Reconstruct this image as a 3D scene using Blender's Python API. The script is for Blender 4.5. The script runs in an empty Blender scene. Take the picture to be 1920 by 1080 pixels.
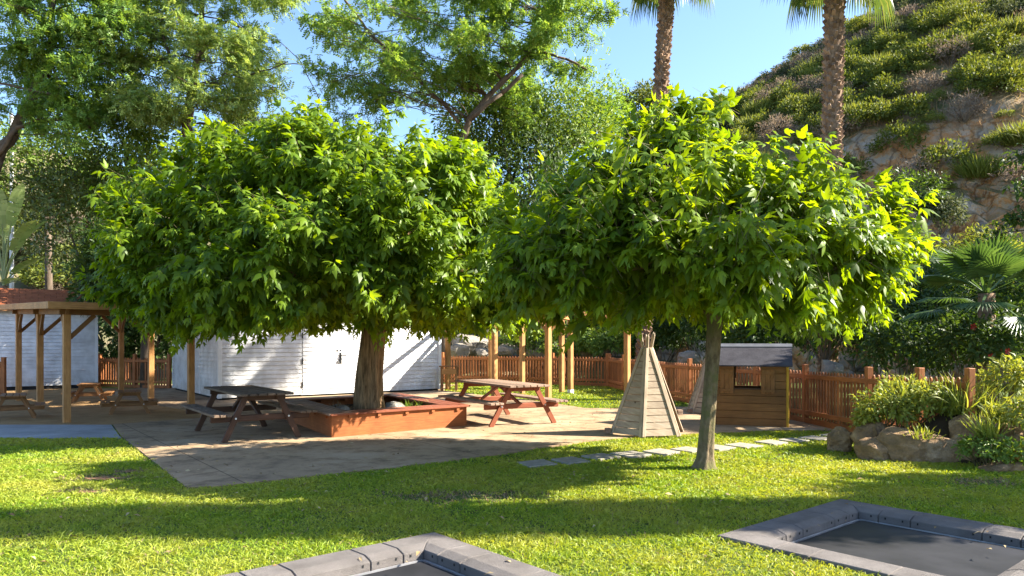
import bpy, math, random
import numpy as np
from mathutils import Vector, Matrix, noise

R = math.radians
S = bpy.context.scene
COL = S.collection
F = 1400.0                      # focal length of the photograph in its own pixels
HOR = 637.0                     # row of the horizon
EYE = 1.6
rng = np.random.default_rng(7)
random.seed(7)

def at(px, py, z=0.0):
    """ground point (height z) that the photograph shows at px, py"""
    d = F * (EYE - z) / (py - HOR)
    return Vector(((px - 960) * d / F, d, z))

def atd(px, py, d):
    """point at distance d"""
    return Vector(((px - 960) * d / F, d, EYE + (HOR - py) * d / F))

# ------------------------------------------------------------------ render / world
S.render.engine = 'CYCLES'
cy = S.cycles
cy.max_bounces = 7; cy.diffuse_bounces = 3; cy.glossy_bounces = 2; cy.transmission_bounces = 4; cy.transparent_max_bounces = 4
cy.sample_clamp_indirect = 6
cy.use_denoising = True
try:
    cy.denoiser = 'OPENIMAGEDENOISE'
except Exception:
    pass
cy.use_adaptive_sampling = False
S.view_settings.view_transform = 'Standard'
S.view_settings.look = 'None'
S.view_settings.exposure = 2.15
S.view_settings.gamma = 1.0

SUN_EL, SUN_AZ = R(33.5), R(2.2)        # azimuth from +X towards +Y
sdir = Vector((math.cos(SUN_EL) * math.cos(SUN_AZ), math.cos(SUN_EL) * math.sin(SUN_AZ), math.sin(SUN_EL)))
w = bpy.data.worlds.new("World"); S.world = w; w.use_nodes = True
nt = w.node_tree
bg = nt.nodes['Background']
sky = nt.nodes.new('ShaderNodeTexSky'); sky.sky_type = 'NISHITA'
sky.sun_disc = False; sky.sun_elevation = SUN_EL; sky.sun_rotation = R(90) - SUN_AZ
sky.air_density = 1.0; sky.dust_density = 0.7; sky.ozone_density = 4.0
nt.links.new(sky.outputs[0], bg.inputs[0]); bg.inputs[1].default_value = 0.085
sl = bpy.data.lights.new("sun", 'SUN'); sl.energy = 5.0; sl.angle = R(0.5); sl.color = (1.0, 0.93, 0.80)
so = bpy.data.objects.new("sun", sl); COL.objects.link(so)
so.rotation_euler = sdir.to_track_quat('Z', 'Y').to_euler()

cam = bpy.data.cameras.new("camera"); co = bpy.data.objects.new("camera", cam); COL.objects.link(co)
cam.sensor_width = 36; cam.lens = 36 * F / 1920; cam.shift_y = (HOR - 540) / 1920
cam.clip_end = 3000; cam.clip_start = 0.05
co.location = (0, 0, EYE); co.rotation_euler = (R(90), 0, 0)
S.camera = co

# ------------------------------------------------------------------ materials
def new_mat(name):
    m = bpy.data.materials.new(name); m.use_nodes = True
    n = m.node_tree.nodes; l = m.node_tree.links
    return m, n, l, n['Principled BSDF'], n['Material Output']

def ramp(n, stops):
    r = n.new('ShaderNodeValToRGB'); e = r.color_ramp.elements
    while len(e) < len(stops): e.new(0.5)
    for i, (p, c) in enumerate(stops):
        e[i].position = p; e[i].color = (*c, 1)
    return r

def mixc(n, l, fac, a, b, mode='MIX'):
    x = n.new('ShaderNodeMix'); x.data_type = 'RGBA'; x.blend_type = mode
    for sock, v in ((x.inputs[0], fac), (x.inputs[6], a), (x.inputs[7], b)):
        if hasattr(v, 'is_linked') or hasattr(v, 'links'): l.new(v, sock)
        elif isinstance(v, (int, float)): sock.default_value = v
        else: sock.default_value = (*v, 1)
    return x.outputs[2]

def tex_noise(n, l, vec, scale, detail=4, rough=0.6):
    t = n.new('ShaderNodeTexNoise'); t.inputs['Scale'].default_value = scale
    t.inputs['Detail'].default_value = detail; t.inputs['Roughness'].default_value = rough
    if vec is not None: l.new(vec, t.inputs['Vector'])
    return t.outputs['Fac']

def mapping(n, l, vec, scale):
    m = n.new('ShaderNodeMapping'); m.inputs['Scale'].default_value = scale
    l.new(vec, m.inputs['Vector']); return m.outputs[0]

def bump(n, l, h, strength, dist, bsdf):
    b = n.new('ShaderNodeBump'); b.inputs['Strength'].default_value = strength; b.inputs['Distance'].default_value = dist
    l.new(h, b.inputs['Height']); l.new(b.outputs[0], bsdf.inputs['Normal'])

def wood(name, dark, light, rough=0.7, grain=1.0, knots=False, vary=0.5, spec=0.25):
    m, n, l, b, o = new_mat(name)
    tc = n.new('ShaderNodeTexCoord'); geo = n.new('ShaderNodeNewGeometry')
    v = mapping(n, l, tc.outputs['UV'], (2.2, 34, 1))
    g = tex_noise(n, l, v, 1.6, 5, 0.65)
    r = ramp(n, [(0.28, dark), (0.72, light)]); l.new(g, r.inputs[0])
    isl = ramp(n, [(0.0, (1 - vary * .55,) * 3), (1.0, (1 + vary * .4,) * 3)]); l.new(geo.outputs['Random Per Island'], isl.inputs[0])
    c = mixc(n, l, 1.0, r.outputs[0], isl.outputs[0], 'MULTIPLY')
    blot = tex_noise(n, l, tc.outputs['Object'], 2.3, 3)
    br = ramp(n, [(0.35, (0.72, 0.70, 0.68)), (0.65, (1.1, 1.1, 1.1))]); l.new(blot, br.inputs[0])
    c = mixc(n, l, 0.8, c, br.outputs[0], 'MULTIPLY')
    if knots:
        vk = mapping(n, l, tc.outputs['UV'], (1.0, 2.2, 1))
        vo = n.new('ShaderNodeTexVoronoi'); vo.inputs['Scale'].default_value = 3.4; l.new(vk, vo.inputs['Vector'])
        kr = ramp(n, [(0.035, (0.22, 0.15, 0.10)), (0.085, (1, 1, 1))]); l.new(vo.outputs['Distance'], kr.inputs[0])
        c = mixc(n, l, 0.9, c, kr.outputs[0], 'MULTIPLY')
    l.new(c, b.inputs['Base Color']); b.inputs['Roughness'].default_value = rough
    b.inputs['Specular IOR Level'].default_value = spec
    bump(n, l, g, 0.35 * grain, 0.006, b)
    return m

def plain(name, col, rough=0.6, metal=0.0, vary=0.25, scale=6, bmp=0.0, spec=0.4):
    m, n, l, b, o = new_mat(name)
    tc = n.new('ShaderNodeTexCoord')
    f = tex_noise(n, l, tc.outputs['Object'], scale, 5)
    r = ramp(n, [(0.3, tuple(x * (1 - vary) for x in col)), (0.7, tuple(min(1, x * (1 + vary)) for x in col))]); l.new(f, r.inputs[0])
    l.new(r.outputs[0], b.inputs['Base Color']); b.inputs['Roughness'].default_value = rough
    b.inputs['Metallic'].default_value = metal; b.inputs['Specular IOR Level'].default_value = spec
    if bmp: bump(n, l, f, bmp, 0.02, b)
    return m

def leafmat(name, cols, trans, tf=0.45, rough=0.42, spec=0.35, patch=None):
    """cols: dark .. light by leaf;  trans: colour of the light that comes through"""
    m, n, l, b, o = new_mat(name)
    geo = n.new('ShaderNodeNewGeometry'); tc = n.new('ShaderNodeTexCoord')
    k = len(cols)
    r = ramp(n, [(i / (k - 1), c) for i, c in enumerate(cols)]); l.new(geo.outputs['Random Per Island'], r.inputs[0])
    c = r.outputs[0]
    if patch:
        f = tex_noise(n, l, tc.outputs['Object'], patch[0], 3)
        pr = ramp(n, [(0.38, (0, 0, 0)), (0.66, (1, 1, 1))]); l.new(f, pr.inputs[0])
        c = mixc(n, l, pr.outputs[0], c, patch[1])
    l.new(c, b.inputs['Base Color'])
    b.inputs['Roughness'].default_value = rough; b.inputs['Specular IOR Level'].default_value = spec
    t = n.new('ShaderNodeBsdfTranslucent')
    tcx = mixc(n, l, 1.0, c, trans, 'MULTIPLY'); l.new(tcx, t.inputs['Color'])
    mx = n.new('ShaderNodeMixShader'); mx.inputs[0].default_value = tf
    l.new(b.outputs[0], mx.inputs[1]); l.new(t.outputs[0], mx.inputs[2]); l.new(mx.outputs[0], o.inputs['Surface'])
    return m

def bark(name, dark, light, sc=(14, 14, 2.5), strength=0.9, moss=None):
    m, n, l, b, o = new_mat(name)
    tc = n.new('ShaderNodeTexCoord')
    v = mapping(n, l, tc.outputs['Object'], sc)
    f = tex_noise(n, l, v, 1.0, 6, 0.7)
    r = ramp(n, [(0.32, dark), (0.66, light)]); l.new(f, r.inputs[0]); c = r.outputs[0]
    if moss:
        g = tex_noise(n, l, tc.outputs['Object'], 5.0, 5)
        gr = ramp(n, [(0.45, (0, 0, 0)), (0.62, (1, 1, 1))]); l.new(g, gr.inputs[0])
        c = mixc(n, l, gr.outputs[0], c, moss)
    l.new(c, b.inputs['Base Color']); b.inputs['Roughness'].default_value = 0.9; b.inputs['Specular IOR Level'].default_value = 0.15
    bump(n, l, f, strength, 0.03, b)
    return m

def rockmat(name, cols, scale=2.0):
    m, n, l, b, o = new_mat(name)
    tc = n.new('ShaderNodeTexCoord')
    f = tex_noise(n, l, tc.outputs['Object'], scale, 8, 0.7)
    r = ramp(n, [(0.30 + 0.4 * i / (len(cols) - 1), c) for i, c in enumerate(cols)]); l.new(f, r.inputs[0])
    f2 = tex_noise(n, l, tc.outputs['Object'], scale * 9, 5, 0.7)
    l.new(mixc(n, l, 0.6, r.outputs[0], mixc(n, l, f2, (0.45, 0.45, 0.45), (1.5, 1.45, 1.4)), 'MULTIPLY'), b.inputs['Base Color'])
    b.inputs['Roughness'].default_value = 0.95; b.inputs['Specular IOR Level'].default_value = 0.15
    bump(n, l, f2, 0.9, 0.04, b)
    return m

def groundmat(name, cols, s1, s2, bmp=0.4, speck=None):
    m, n, l, b, o = new_mat(name)
    tc = n.new('ShaderNodeTexCoord')
    f = tex_noise(n, l, tc.outputs['Object'], s1, 6, 0.65)
    r = ramp(n, [(0.3 + 0.4 * i / (len(cols) - 1), c) for i, c in enumerate(cols)]); l.new(f, r.inputs[0])
    f2 = tex_noise(n, l, tc.outputs['Object'], s2, 4, 0.8)
    c = mixc(n, l, 0.55, r.outputs[0], mixc(n, l, f2, (0.5, 0.5, 0.5), (1.5, 1.5, 1.5)), 'MULTIPLY')
    if speck:
        vo = n.new('ShaderNodeTexVoronoi'); vo.inputs['Scale'].default_value = speck[0]; l.new(tc.outputs['Object'], vo.inputs['Vector'])
        kr = ramp(n, [(speck[2], speck[1]), (speck[2] + 0.05, (1, 1, 1))]); l.new(vo.outputs['Distance'], kr.inputs[0])
        c = mixc(n, l, 0.8, c, kr.outputs[0], 'MULTIPLY')
    l.new(c, b.inputs['Base Color']); b.inputs['Roughness'].default_value = 0.95; b.inputs['Specular IOR Level'].default_value = 0.2
    bump(n, l, f2, bmp, 0.02, b)
    return m

def concretemat():
    m, n, l, b, o = new_mat('weathered_concrete')
    tc = n.new('ShaderNodeTexCoord')
    f = tex_noise(n, l, tc.outputs['Object'], 0.55, 6, 0.7)
    r = ramp(n, [(0.32, (0.22, 0.155, 0.095)), (0.5, (0.33, 0.225, 0.13)), (0.68, (0.42, 0.315, 0.205))]); l.new(f, r.inputs[0])
    f2 = tex_noise(n, l, tc.outputs['Object'], 22, 6, 0.75)
    c = mixc(n, l, 0.5, r.outputs[0], mixc(n, l, f2, (0.5, 0.5, 0.5), (1.45, 1.45, 1.45)), 'MULTIPLY')
    f3 = tex_noise(n, l, tc.outputs['Object'], 2.2, 5, 0.75)
    sr = ramp(n, [(0.34, (0.50, 0.47, 0.45)), (0.50, (1, 1, 1))]); l.new(f3, sr.inputs[0])
    c = mixc(n, l, 0.7, c, sr.outputs[0], 'MULTIPLY')
    mp = n.new('ShaderNodeMapping'); mp.inputs['Rotation'].default_value = (0, 0, R(-37)); mp.inputs['Location'].default_value = (0.6, 1.15, 0)
    l.new(tc.outputs['Object'], mp.inputs['Vector'])
    bt = n.new('ShaderNodeTexBrick'); bt.inputs['Scale'].default_value = 1.0; bt.inputs['Mortar Size'].default_value = 0.008
    bt.inputs['Brick Width'].default_value = 3.2; bt.inputs['Row Height'].default_value = 3.0; bt.offset = 0.0
    bt.inputs['Color1'].default_value = (1, 1, 1, 1); bt.inputs['Color2'].default_value = (.93, .93, .93, 1); bt.inputs['Mortar'].default_value = (.25, .22, .2, 1)
    l.new(mp.outputs[0], bt.inputs['Vector'])
    c = mixc(n, l, 0.8, c, bt.outputs['Color'], 'MULTIPLY')
    l.new(c, b.inputs['Base Color']); b.inputs['Roughness'].default_value = 0.93; b.inputs['Specular IOR Level'].default_value = 0.2
    bump(n, l, f2, 0.35, 0.015, b)
    return m

M = {}
M['pine'] = wood('honey_pine', (0.30, 0.135, 0.04), (0.52, 0.27, 0.10), 0.6, vary=0.3)
M['pine_dk'] = wood('brown_pine', (0.17, 0.08, 0.03), (0.30, 0.15, 0.06), 0.65, vary=0.3)
M['red_wood'] = wood('red_stained_wood', (0.16, 0.045, 0.022), (0.27, 0.085, 0.04), 0.55, vary=0.25)
M['grey_boards'] = wood('weathered_boards', (0.19, 0.12, 0.085), (0.36, 0.25, 0.185), 0.8, grain=1.5, vary=0.4)
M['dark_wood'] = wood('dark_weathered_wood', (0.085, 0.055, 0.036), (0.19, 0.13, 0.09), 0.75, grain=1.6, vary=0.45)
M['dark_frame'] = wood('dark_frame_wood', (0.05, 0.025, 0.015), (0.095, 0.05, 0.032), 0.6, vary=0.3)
M['fence'] = wood('fence_wood', (0.21, 0.07, 0.024), (0.44, 0.165, 0.055), 0.55, vary=0.5)
M['teepee'] = wood('silvered_pine', (0.30, 0.225, 0.155), (0.45, 0.36, 0.27), 0.8, knots=True, vary=0.3)
M['house'] = wood('brown_stained_boards', (0.15, 0.068, 0.02), (0.26, 0.122, 0.04), 0.5, vary=0.35)
M['house_lt'] = wood('light_stained_boards', (0.17, 0.075, 0.025), (0.27, 0.13, 0.045), 0.55, vary=0.3)
M['yellow'] = wood('yellow_strip', (0.42, 0.24, 0.02), (0.56, 0.34, 0.04), 0.5, vary=0.1)
M['corten'] = wood('orange_plywood', (0.22, 0.065, 0.018), (0.36, 0.12, 0.035), 0.6, vary=0.2)
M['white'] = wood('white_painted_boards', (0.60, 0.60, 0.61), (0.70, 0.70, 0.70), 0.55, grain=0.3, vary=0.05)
_n = M['white'].node_tree.nodes; _l = M['white'].node_tree.links; _b = _n['Principled BSDF']
_tc = _n.new('ShaderNodeTexCoord'); _sp = _n.new('ShaderNodeSeparateXYZ'); _l.new(_tc.outputs['Object'], _sp.inputs[0])
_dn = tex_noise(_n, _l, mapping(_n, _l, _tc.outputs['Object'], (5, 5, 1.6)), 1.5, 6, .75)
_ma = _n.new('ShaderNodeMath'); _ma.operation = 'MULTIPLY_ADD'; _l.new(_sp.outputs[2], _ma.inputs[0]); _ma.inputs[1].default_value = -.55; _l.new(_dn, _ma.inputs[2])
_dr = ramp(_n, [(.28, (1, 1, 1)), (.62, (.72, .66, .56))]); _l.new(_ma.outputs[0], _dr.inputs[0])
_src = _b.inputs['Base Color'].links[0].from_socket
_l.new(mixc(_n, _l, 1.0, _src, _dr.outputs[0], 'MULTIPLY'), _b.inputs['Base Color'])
M['trim'] = plain('white_trim', (0.70, 0.70, 0.70), 0.5, vary=0.05)
M['felt'] = groundmat('grey_roof_felt', [(0.035, 0.032, 0.038), (0.07, 0.066, 0.075)], 6, 90, 0.6)
M['felt_cap'] = plain('ridge_cap', (0.12, 0.12, 0.13), 0.6)
M['shingle'] = wood('orange_shingles', (0.24, 0.068, 0.026), (0.36, 0.115, 0.045), 0.9, vary=0.3)
M['metal'] = plain('galvanised_metal', (0.55, 0.55, 0.57), 0.4, 0.8)
M['black_metal'] = plain('black_metal', (0.02, 0.02, 0.02), 0.4, 0.3)
M['concrete'] = concretemat()
M['path'] = groundmat('smooth_grey_concrete', [(0.22, 0.215, 0.21), (0.35, 0.35, 0.345)], 1.6, 25, 0.3)
M['sand'] = groundmat('orange_sand', [(0.26, 0.15, 0.06), (0.42, 0.26, 0.115)], 2.0, 35, 1.0)
M['soil'] = groundmat('dark_soil', [(0.035, 0.025, 0.015), (0.08, 0.055, 0.035)], 3, 40, 1.0)
M['earth'] = groundmat('dry_earth', [(0.10, 0.085, 0.045), (0.20, 0.15, 0.085)], 0.4, 8, 0.6)
M['lawn'] = groundmat('lawn_soil', [(0.045, 0.075, 0.012), (0.085, 0.12, 0.02)], 2.5, 60, 0.6)
M['slab'] = groundmat('stepping_stone', [(0.22, 0.195, 0.155), (0.34, 0.31, 0.25)], 5, 45, 0.4)
M['rubber'] = groundmat('grey_rubber', [(0.13, 0.115, 0.105), (0.24, 0.215, 0.20)], 2.5, 110, 1.0)
M['rubber_side'] = groundmat('rubber_side', [(0.20, 0.185, 0.15), (0.27, 0.25, 0.2)], 3, 130, 0.6)
M['mat'] = plain('black_mat', (0.02, 0.0195, 0.022), 0.55, vary=0.5, scale=2.2, spec=0.3)
M['pit'] = plain('pit_black', (0.015, 0.015, 0.015), 0.9)
M['bark1'] = bark('furrowed_bark', (0.05, 0.03, 0.015), (0.42, 0.265, 0.14), (24, 24, 2.6), 1.0)
M['bark2'] = bark('mossy_bark', (0.085, 0.06, 0.035), (0.24, 0.18, 0.11), (18, 18, 8), 1.0, moss=(0.13, 0.12, 0.05))
M['bark3'] = bark('grey_brown_bark', (0.055, 0.04, 0.03), (0.17, 0.13, 0.095), (6, 6, 2), 0.8)
M['palm_bark'] = bark('palm_bark', (0.10, 0.06, 0.035), (0.30, 0.20, 0.13), (9, 9, 9), 0.9)
M['boots'] = wood('palm_boots', (0.15, 0.085, 0.05), (0.40, 0.27, 0.18), 0.9, vary=0.9)
M['rock'] = rockmat('garden_rock', [(0.11, 0.08, 0.045), (0.28, 0.18, 0.10), (0.50, 0.37, 0.25)], 2.6)
M['rock_pale'] = rockmat('pale_boulder', [(0.15, 0.135, 0.11), (0.27, 0.24, 0.2), (0.38, 0.34, 0.28)], 1.6)
M['pebble'] = rockmat('grey_pebble', [(0.10, 0.10, 0.09), (0.22, 0.21, 0.19), (0.34, 0.32, 0.29)], 4)
# leaves
YG = (1.9, 1.55, 0.55)
M['mulberry'] = leafmat('mulberry_leaf', [(0.046, 0.092, 0.007), (0.085, 0.148, 0.010), (0.135, 0.21, 0.013)], (2.9, 2.4, 0.3), 0.42, 0.45, 0.26)
M['mulberry_y'] = leafmat('mulberry_leaf_light', [(0.052, 0.098, 0.007), (0.095, 0.155, 0.010), (0.145, 0.215, 0.013)], (3.2, 2.6, 0.3), 0.46, 0.45, 0.26)
M['mulberry_tip'] = leafmat('mulberry_young_leaf', [(0.085, 0.155, 0.010), (0.13, 0.21, 0.013), (0.185, 0.27, 0.018)], (2.5, 2.15, 0.35), 0.44, 0.45, 0.26)
M['pinnate_dk'] = leafmat('pinnate_dark', [(0.085, 0.17, 0.03), (0.135, 0.25, 0.045), (0.20, 0.32, 0.07)], (1.8, 1.5, 0.6), 0.42, 0.5, 0.3)
M['pinnate_lt'] = leafmat('pinnate_light', [(0.15, 0.25, 0.06), (0.24, 0.35, 0.10), (0.34, 0.43, 0.16)], (1.5, 1.3, 0.6), 0.42, 0.5, 0.3)
M['pinnate_md'] = leafmat('pinnate_mid', [(0.095, 0.19, 0.035), (0.15, 0.27, 0.05), (0.25, 0.36, 0.08)], (1.7, 1.45, 0.6), 0.42, 0.5, 0.3)
M['glossy'] = leafmat('glossy_dark_leaf', [(0.06, 0.095, 0.016), (0.10, 0.14, 0.026), (0.18, 0.20, 0.06)], (1.5, 1.4, 0.5), 0.25, 0.35, 0.5)
M['bushy'] = leafmat('bushy_leaf', [(0.09, 0.165, 0.025), (0.14, 0.22, 0.035), (0.21, 0.28, 0.05)], (1.7, 1.5, 0.5), 0.35, 0.5, 0.3)
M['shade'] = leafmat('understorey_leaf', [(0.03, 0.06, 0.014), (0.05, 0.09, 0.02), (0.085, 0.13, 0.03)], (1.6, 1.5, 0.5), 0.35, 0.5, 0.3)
M['bed'] = leafmat('bed_leaf', [(0.15, 0.20, 0.03), (0.24, 0.29, 0.05), (0.34, 0.37, 0.09)], (1.6, 1.35, 0.5), 0.4, 0.45, 0.35)
M['hill_g'] = leafmat('hill_green', [(0.07, 0.105, 0.02), (0.12, 0.155, 0.03), (0.18, 0.20, 0.045)], (1.6, 1.4, 0.5), 0.35, 0.6, 0.2)
M['hill_y'] = leafmat('hill_yellow_green', [(0.11, 0.155, 0.03), (0.17, 0.21, 0.045), (0.25, 0.265, 0.08)], (1.5, 1.3, 0.5), 0.4, 0.6, 0.2)
M['hill_d'] = leafmat('hill_dry', [(0.17, 0.125, 0.09), (0.25, 0.19, 0.14), (0.33, 0.26, 0.20)], (1.2, 1.1, 0.9), 0.3, 0.8, 0.1)
M['hill_o'] = leafmat('hill_olive', [(0.055, 0.075, 0.03), (0.085, 0.105, 0.045), (0.12, 0.135, 0.065)], (1.3, 1.2, 0.7), 0.3, 0.7, 0.15)
M['frond'] = leafmat('palm_frond', [(0.075, 0.125, 0.04), (0.11, 0.165, 0.055), (0.18, 0.20, 0.075)], (1.5, 1.4, 0.6), 0.35, 0.4, 0.4)
M['frond_dk'] = leafmat('fan_palm_frond', [(0.045, 0.09, 0.03), (0.065, 0.12, 0.04), (0.09, 0.15, 0.05)], (1.6, 1.5, 0.6), 0.3, 0.4, 0.45)
M['banana'] = leafmat('paddle_leaf', [(0.20, 0.26, 0.09), (0.25, 0.31, 0.12), (0.30, 0.35, 0.15)], (1.3, 1.4, 0.5), 0.35, 0.35, 0.5)
M['orange_leaf'] = leafmat('orange_bract', [(0.45, 0.14, 0.03), (0.55, 0.22, 0.05)], (1.3, 1, 0.6), 0.3, 0.5, 0.3)
M['red_flower'] = plain('red_petal', (0.38, 0.015, 0.012), 0.5)
M['grass'] = leafmat('grass_blade', [(0.12, 0.21, 0.016), (0.20, 0.30, 0.022), (0.34, 0.40, 0.04)], (1.5, 1.35, 0.4), 0.4, 0.5, 0.25, patch=(0.8, (0.36, 0.37, 0.06)))
M['dry_grass'] = leafmat('dry_grass_blade', [(0.20, 0.13, 0.07), (0.28, 0.20, 0.11), (0.36, 0.27, 0.17)], (1.2, 1.1, 0.8), 0.3, 0.7, 0.2)
M['hill_grass'] = leafmat('hill_grass_blade', [(0.27, 0.17, 0.10), (0.38, 0.26, 0.165), (0.34, 0.25, 0.12)], (1.2, 1.1, 0.8), 0.3, 0.8, 0.1)
M['fallen'] = leafmat('fallen_leaf', [(0.20, 0.12, 0.05), (0.36, 0.25, 0.12), (0.45, 0.36, 0.2)], (1.2, 1.1, 0.8), 0.1, 0.7, 0.2)
M['stem'] = plain('stem', (0.10, 0.085, 0.035), 0.8)

# ------------------------------------------------------------------ mesh helpers
def link(name, me, mat, parent=None, loc=None):
    o = bpy.data.objects.new(name, me); COL.objects.link(o)
    if mat is not None and not me.materials: me.materials.append(mat)
    if parent is not None: o.parent = parent
    if loc is not None: o.location = loc
    return o

def rot2(a):
    return Matrix.Rotation(a, 3, 'Z')

class MB:
    def __init__(s): s.v = []; s.f = []; s.uv = []
    def add(s, vs, fs, uvs=None):
        k = len(s.v); s.v += [tuple(p) for p in vs]
        for i, f in enumerate(fs):
            s.f.append([k + j for j in f])
            s.uv.append(uvs[i] if uvs else [(vs[j][0], vs[j][2] + vs[j][1]) for j in f])
    def hexa(s, c8, ln=1.0, wd=0.1, axis=0):
        """8 corners: bottom 4 (ccw), top 4;  uv runs along 'axis' (0: edge 0-1, 2: vertical)"""
        fs = [(0, 3, 2, 1), (4, 5, 6, 7), (0, 1, 5, 4), (1, 2, 6, 5), (2, 3, 7, 6), (3, 0, 4, 7)]
        c = [Vector(p) for p in c8]; o = c[0]
        ax = [(c[1] - o), (c[3] - o), (c[4] - o)]
        L = [max(a.length, 1e-6) for a in ax]
        k = max(range(3), key=lambda i: L[i]); others = [i for i in range(3) if i != k]
        off = random.random() * 20; off2 = random.random() * 9
        d = [a / q for a, q in zip(ax, L)]
        def uvp(p):
            q = p - o
            return (q.dot(d[k]) + off2, q.dot(d[others[0]]) + 0.83 * q.dot(d[others[1]]) + off)
        s.add([tuple(p) for p in c], fs, [[uvp(c[j]) for j in f] for f in fs])
    def box(s, c, size, rot=None):
        h = [x / 2 for x in size]
        pts = [(-h[0], -h[1], -h[2]), (h[0], -h[1], -h[2]), (h[0], h[1], -h[2]), (-h[0], h[1], -h[2]),
               (-h[0], -h[1], h[2]), (h[0], -h[1], h[2]), (h[0], h[1], h[2]), (-h[0], h[1], h[2])]
        c = Vector(c)
        s.hexa([c + (rot @ Vector(p) if rot is not None else Vector(p)) for p in pts])
    def beam(s, p0, p1, wd, ht, up=(0, 0, 1)):
        p0 = Vector(p0); p1 = Vector(p1); d = (p1 - p0).normalized(); up = Vector(up)
        sd = d.cross(up)
        if sd.length < 1e-4: sd = d.cross(Vector((1, 0, 0)))
        sd.normalize(); u = sd.cross(d).normalized()
        a = sd * wd / 2; b = u * ht / 2
        s.hexa([p0 - a - b, p1 - a - b, p1 + a - b, p0 + a - b, p0 - a + b, p1 - a + b, p1 + a + b, p0 + a + b])
    def tube(s, pts, rad, n=8, caps=True):
        pts = [Vector(p) for p in pts]; k = len(s.v); m = len(pts)
        ref = Vector((0.31, 0.95, 0.07))
        L = 0; off = random.random() * 10
        for i, p in enumerate(pts):
            d = (pts[min(i + 1, m - 1)] - pts[max(i - 1, 0)]).normalized()
            a = d.cross(ref)
            if a.length < 0.05: a = d.cross(Vector((1, 0, 0)))
            a.normalize(); b = d.cross(a)
            r = rad[i] if isinstance(rad, (list, tuple)) else rad
            for j in range(n):
                t = 2 * math.pi * j / n
                s.v.append(tuple(p + (a * math.cos(t) + b * math.sin(t)) * r))
        for i in range(m - 1):
            for j in range(n):
                j2 = (j + 1) % n
                s.f.append([k + i * n + j, k + i * n + j2, k + (i + 1) * n + j2, k + (i + 1) * n + j])
                s.uv.append([(i * .2 + off, j * .05), (i * .2 + off, j * .05 + .05), (i * .2 + .2 + off, j * .05 + .05), (i * .2 + .2 + off, j * .05)])
        if caps:
            for f in ([k + j for j in range(n)][::-1], [k + (m - 1) * n + j for j in range(n)]):
                s.f.append(f); s.uv.append([(0, 0)] * n)
    def prism(s, poly, z0, z1):
        n = len(poly); k = len(s.v)
        s.v += [(p[0], p[1], z0) for p in poly] + [(p[0], p[1], z1) for p in poly]
        fs = [list(range(n))[::-1], [n + i for i in range(n)]] + [[i, (i + 1) % n, n + (i + 1) % n, n + i] for i in range(n)]
        for f in fs:
            s.f.append([k + i for i in f]); s.uv.append([(s.v[k + i][0], s.v[k + i][1]) for i in f])
    def mesh(s, name, smooth=False):
        me = bpy.data.meshes.new(name); me.from_pydata(s.v, [], s.f)
        ul = me.uv_layers.new(name='UVMap')
        ul.data.foreach_set('uv', [c for f in s.uv for p in f for c in p])
        if smooth: me.polygons.foreach_set('use_smooth', [True] * len(me.polygons))
        me.update(); return me
    def build(s, name, mat, parent=None, smooth=False, bevel=0.0, loc=None):
        o = link(name, s.mesh(name, smooth), mat, parent, loc)
        if bevel:
            b = o.modifiers.new('bevel', 'BEVEL'); b.width = bevel; b.segments = 1; b.limit_method = 'ANGLE'; b.angle_limit = R(40)
        return o

def mesh_np(name, V, faces, sizes):
    """V (n,3); faces flat loop vertex indices; sizes per face"""
    me = bpy.data.meshes.new(name)
    V = np.asarray(V, dtype=np.float32); faces = np.asarray(faces, dtype=np.int32); sizes = np.asarray(sizes, dtype=np.int32)
    me.vertices.add(len(V)); me.vertices.foreach_set('co', V.ravel())
    me.loops.add(len(faces)); me.loops.foreach_set('vertex_index', faces)
    me.polygons.add(len(sizes))
    st = np.zeros(len(sizes), dtype=np.int32); st[1:] = np.cumsum(sizes)[:-1]
    me.polygons.foreach_set('loop_start', st); me.polygons.foreach_set('loop_total', sizes)
    me.update(calc_edges=True); me.validate()
    return me

def unit(a): return a / np.maximum(np.linalg.norm(a, axis=-1, keepdims=True), 1e-9)

def scatter(T, Fc, P, A, N, sc):
    """copies of a small template (verts T, faces Fc) at P with long axis A and normal ~N, scale sc"""
    A = unit(A); B = unit(np.cross(N, A)); N = np.cross(A, B)
    n = len(P); k = len(T); sc = np.asarray(sc).reshape(-1, 1, 1) * np.ones((n, 1, 1))
    V = P[:, None, :] + sc * (T[None, :, 0:1] * A[:, None, :] + T[None, :, 1:2] * B[:, None, :] + T[None, :, 2:3] * N[:, None, :])
    flat = np.array([i for f in Fc for i in f], dtype=np.int64); sizes = np.array([len(f) for f in Fc])
    loops = (flat[None, :] + (np.arange(n) * k)[:, None]).ravel()
    return V.reshape(-1, 3), loops, np.tile(sizes, n)

def join_np(parts):
    Vs, Ls, Ss, k = [], [], [], 0
    for V, L, z in parts:
        Vs.append(V); Ls.append(L + k); Ss.append(z); k += len(V)
    return np.concatenate(Vs), np.concatenate(Ls), np.concatenate(Ss)

def lobed_leaf():
    half = [(0.02, 0.15), (0.27, 0.33), (0.43, 0.13), (0.60, 0.185)]
    T = [(0, 0, 0), (0.40, 0, -0.02), (1.08, 0, -0.42)]
    for sgn in (1, -1):
        for x, y in half: T.append((x, sgn * y, -0.38 * y - 0.34 * x * x + 0.05))
    T.append((0.60, 0.45, -0.36)); T.append((0.60, -0.45, -0.36))
    Fc = []
    for b, tip, sw in ((3, 11, False), (7, 12, True)):
        q = [(0, 1, b + 1, b), (1, b + 2, tip, b + 1), (1, 2, b + 3, b + 2)]
        Fc += [f if sw else f[::-1] for f in q]
    return np.array(T), Fc

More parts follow.
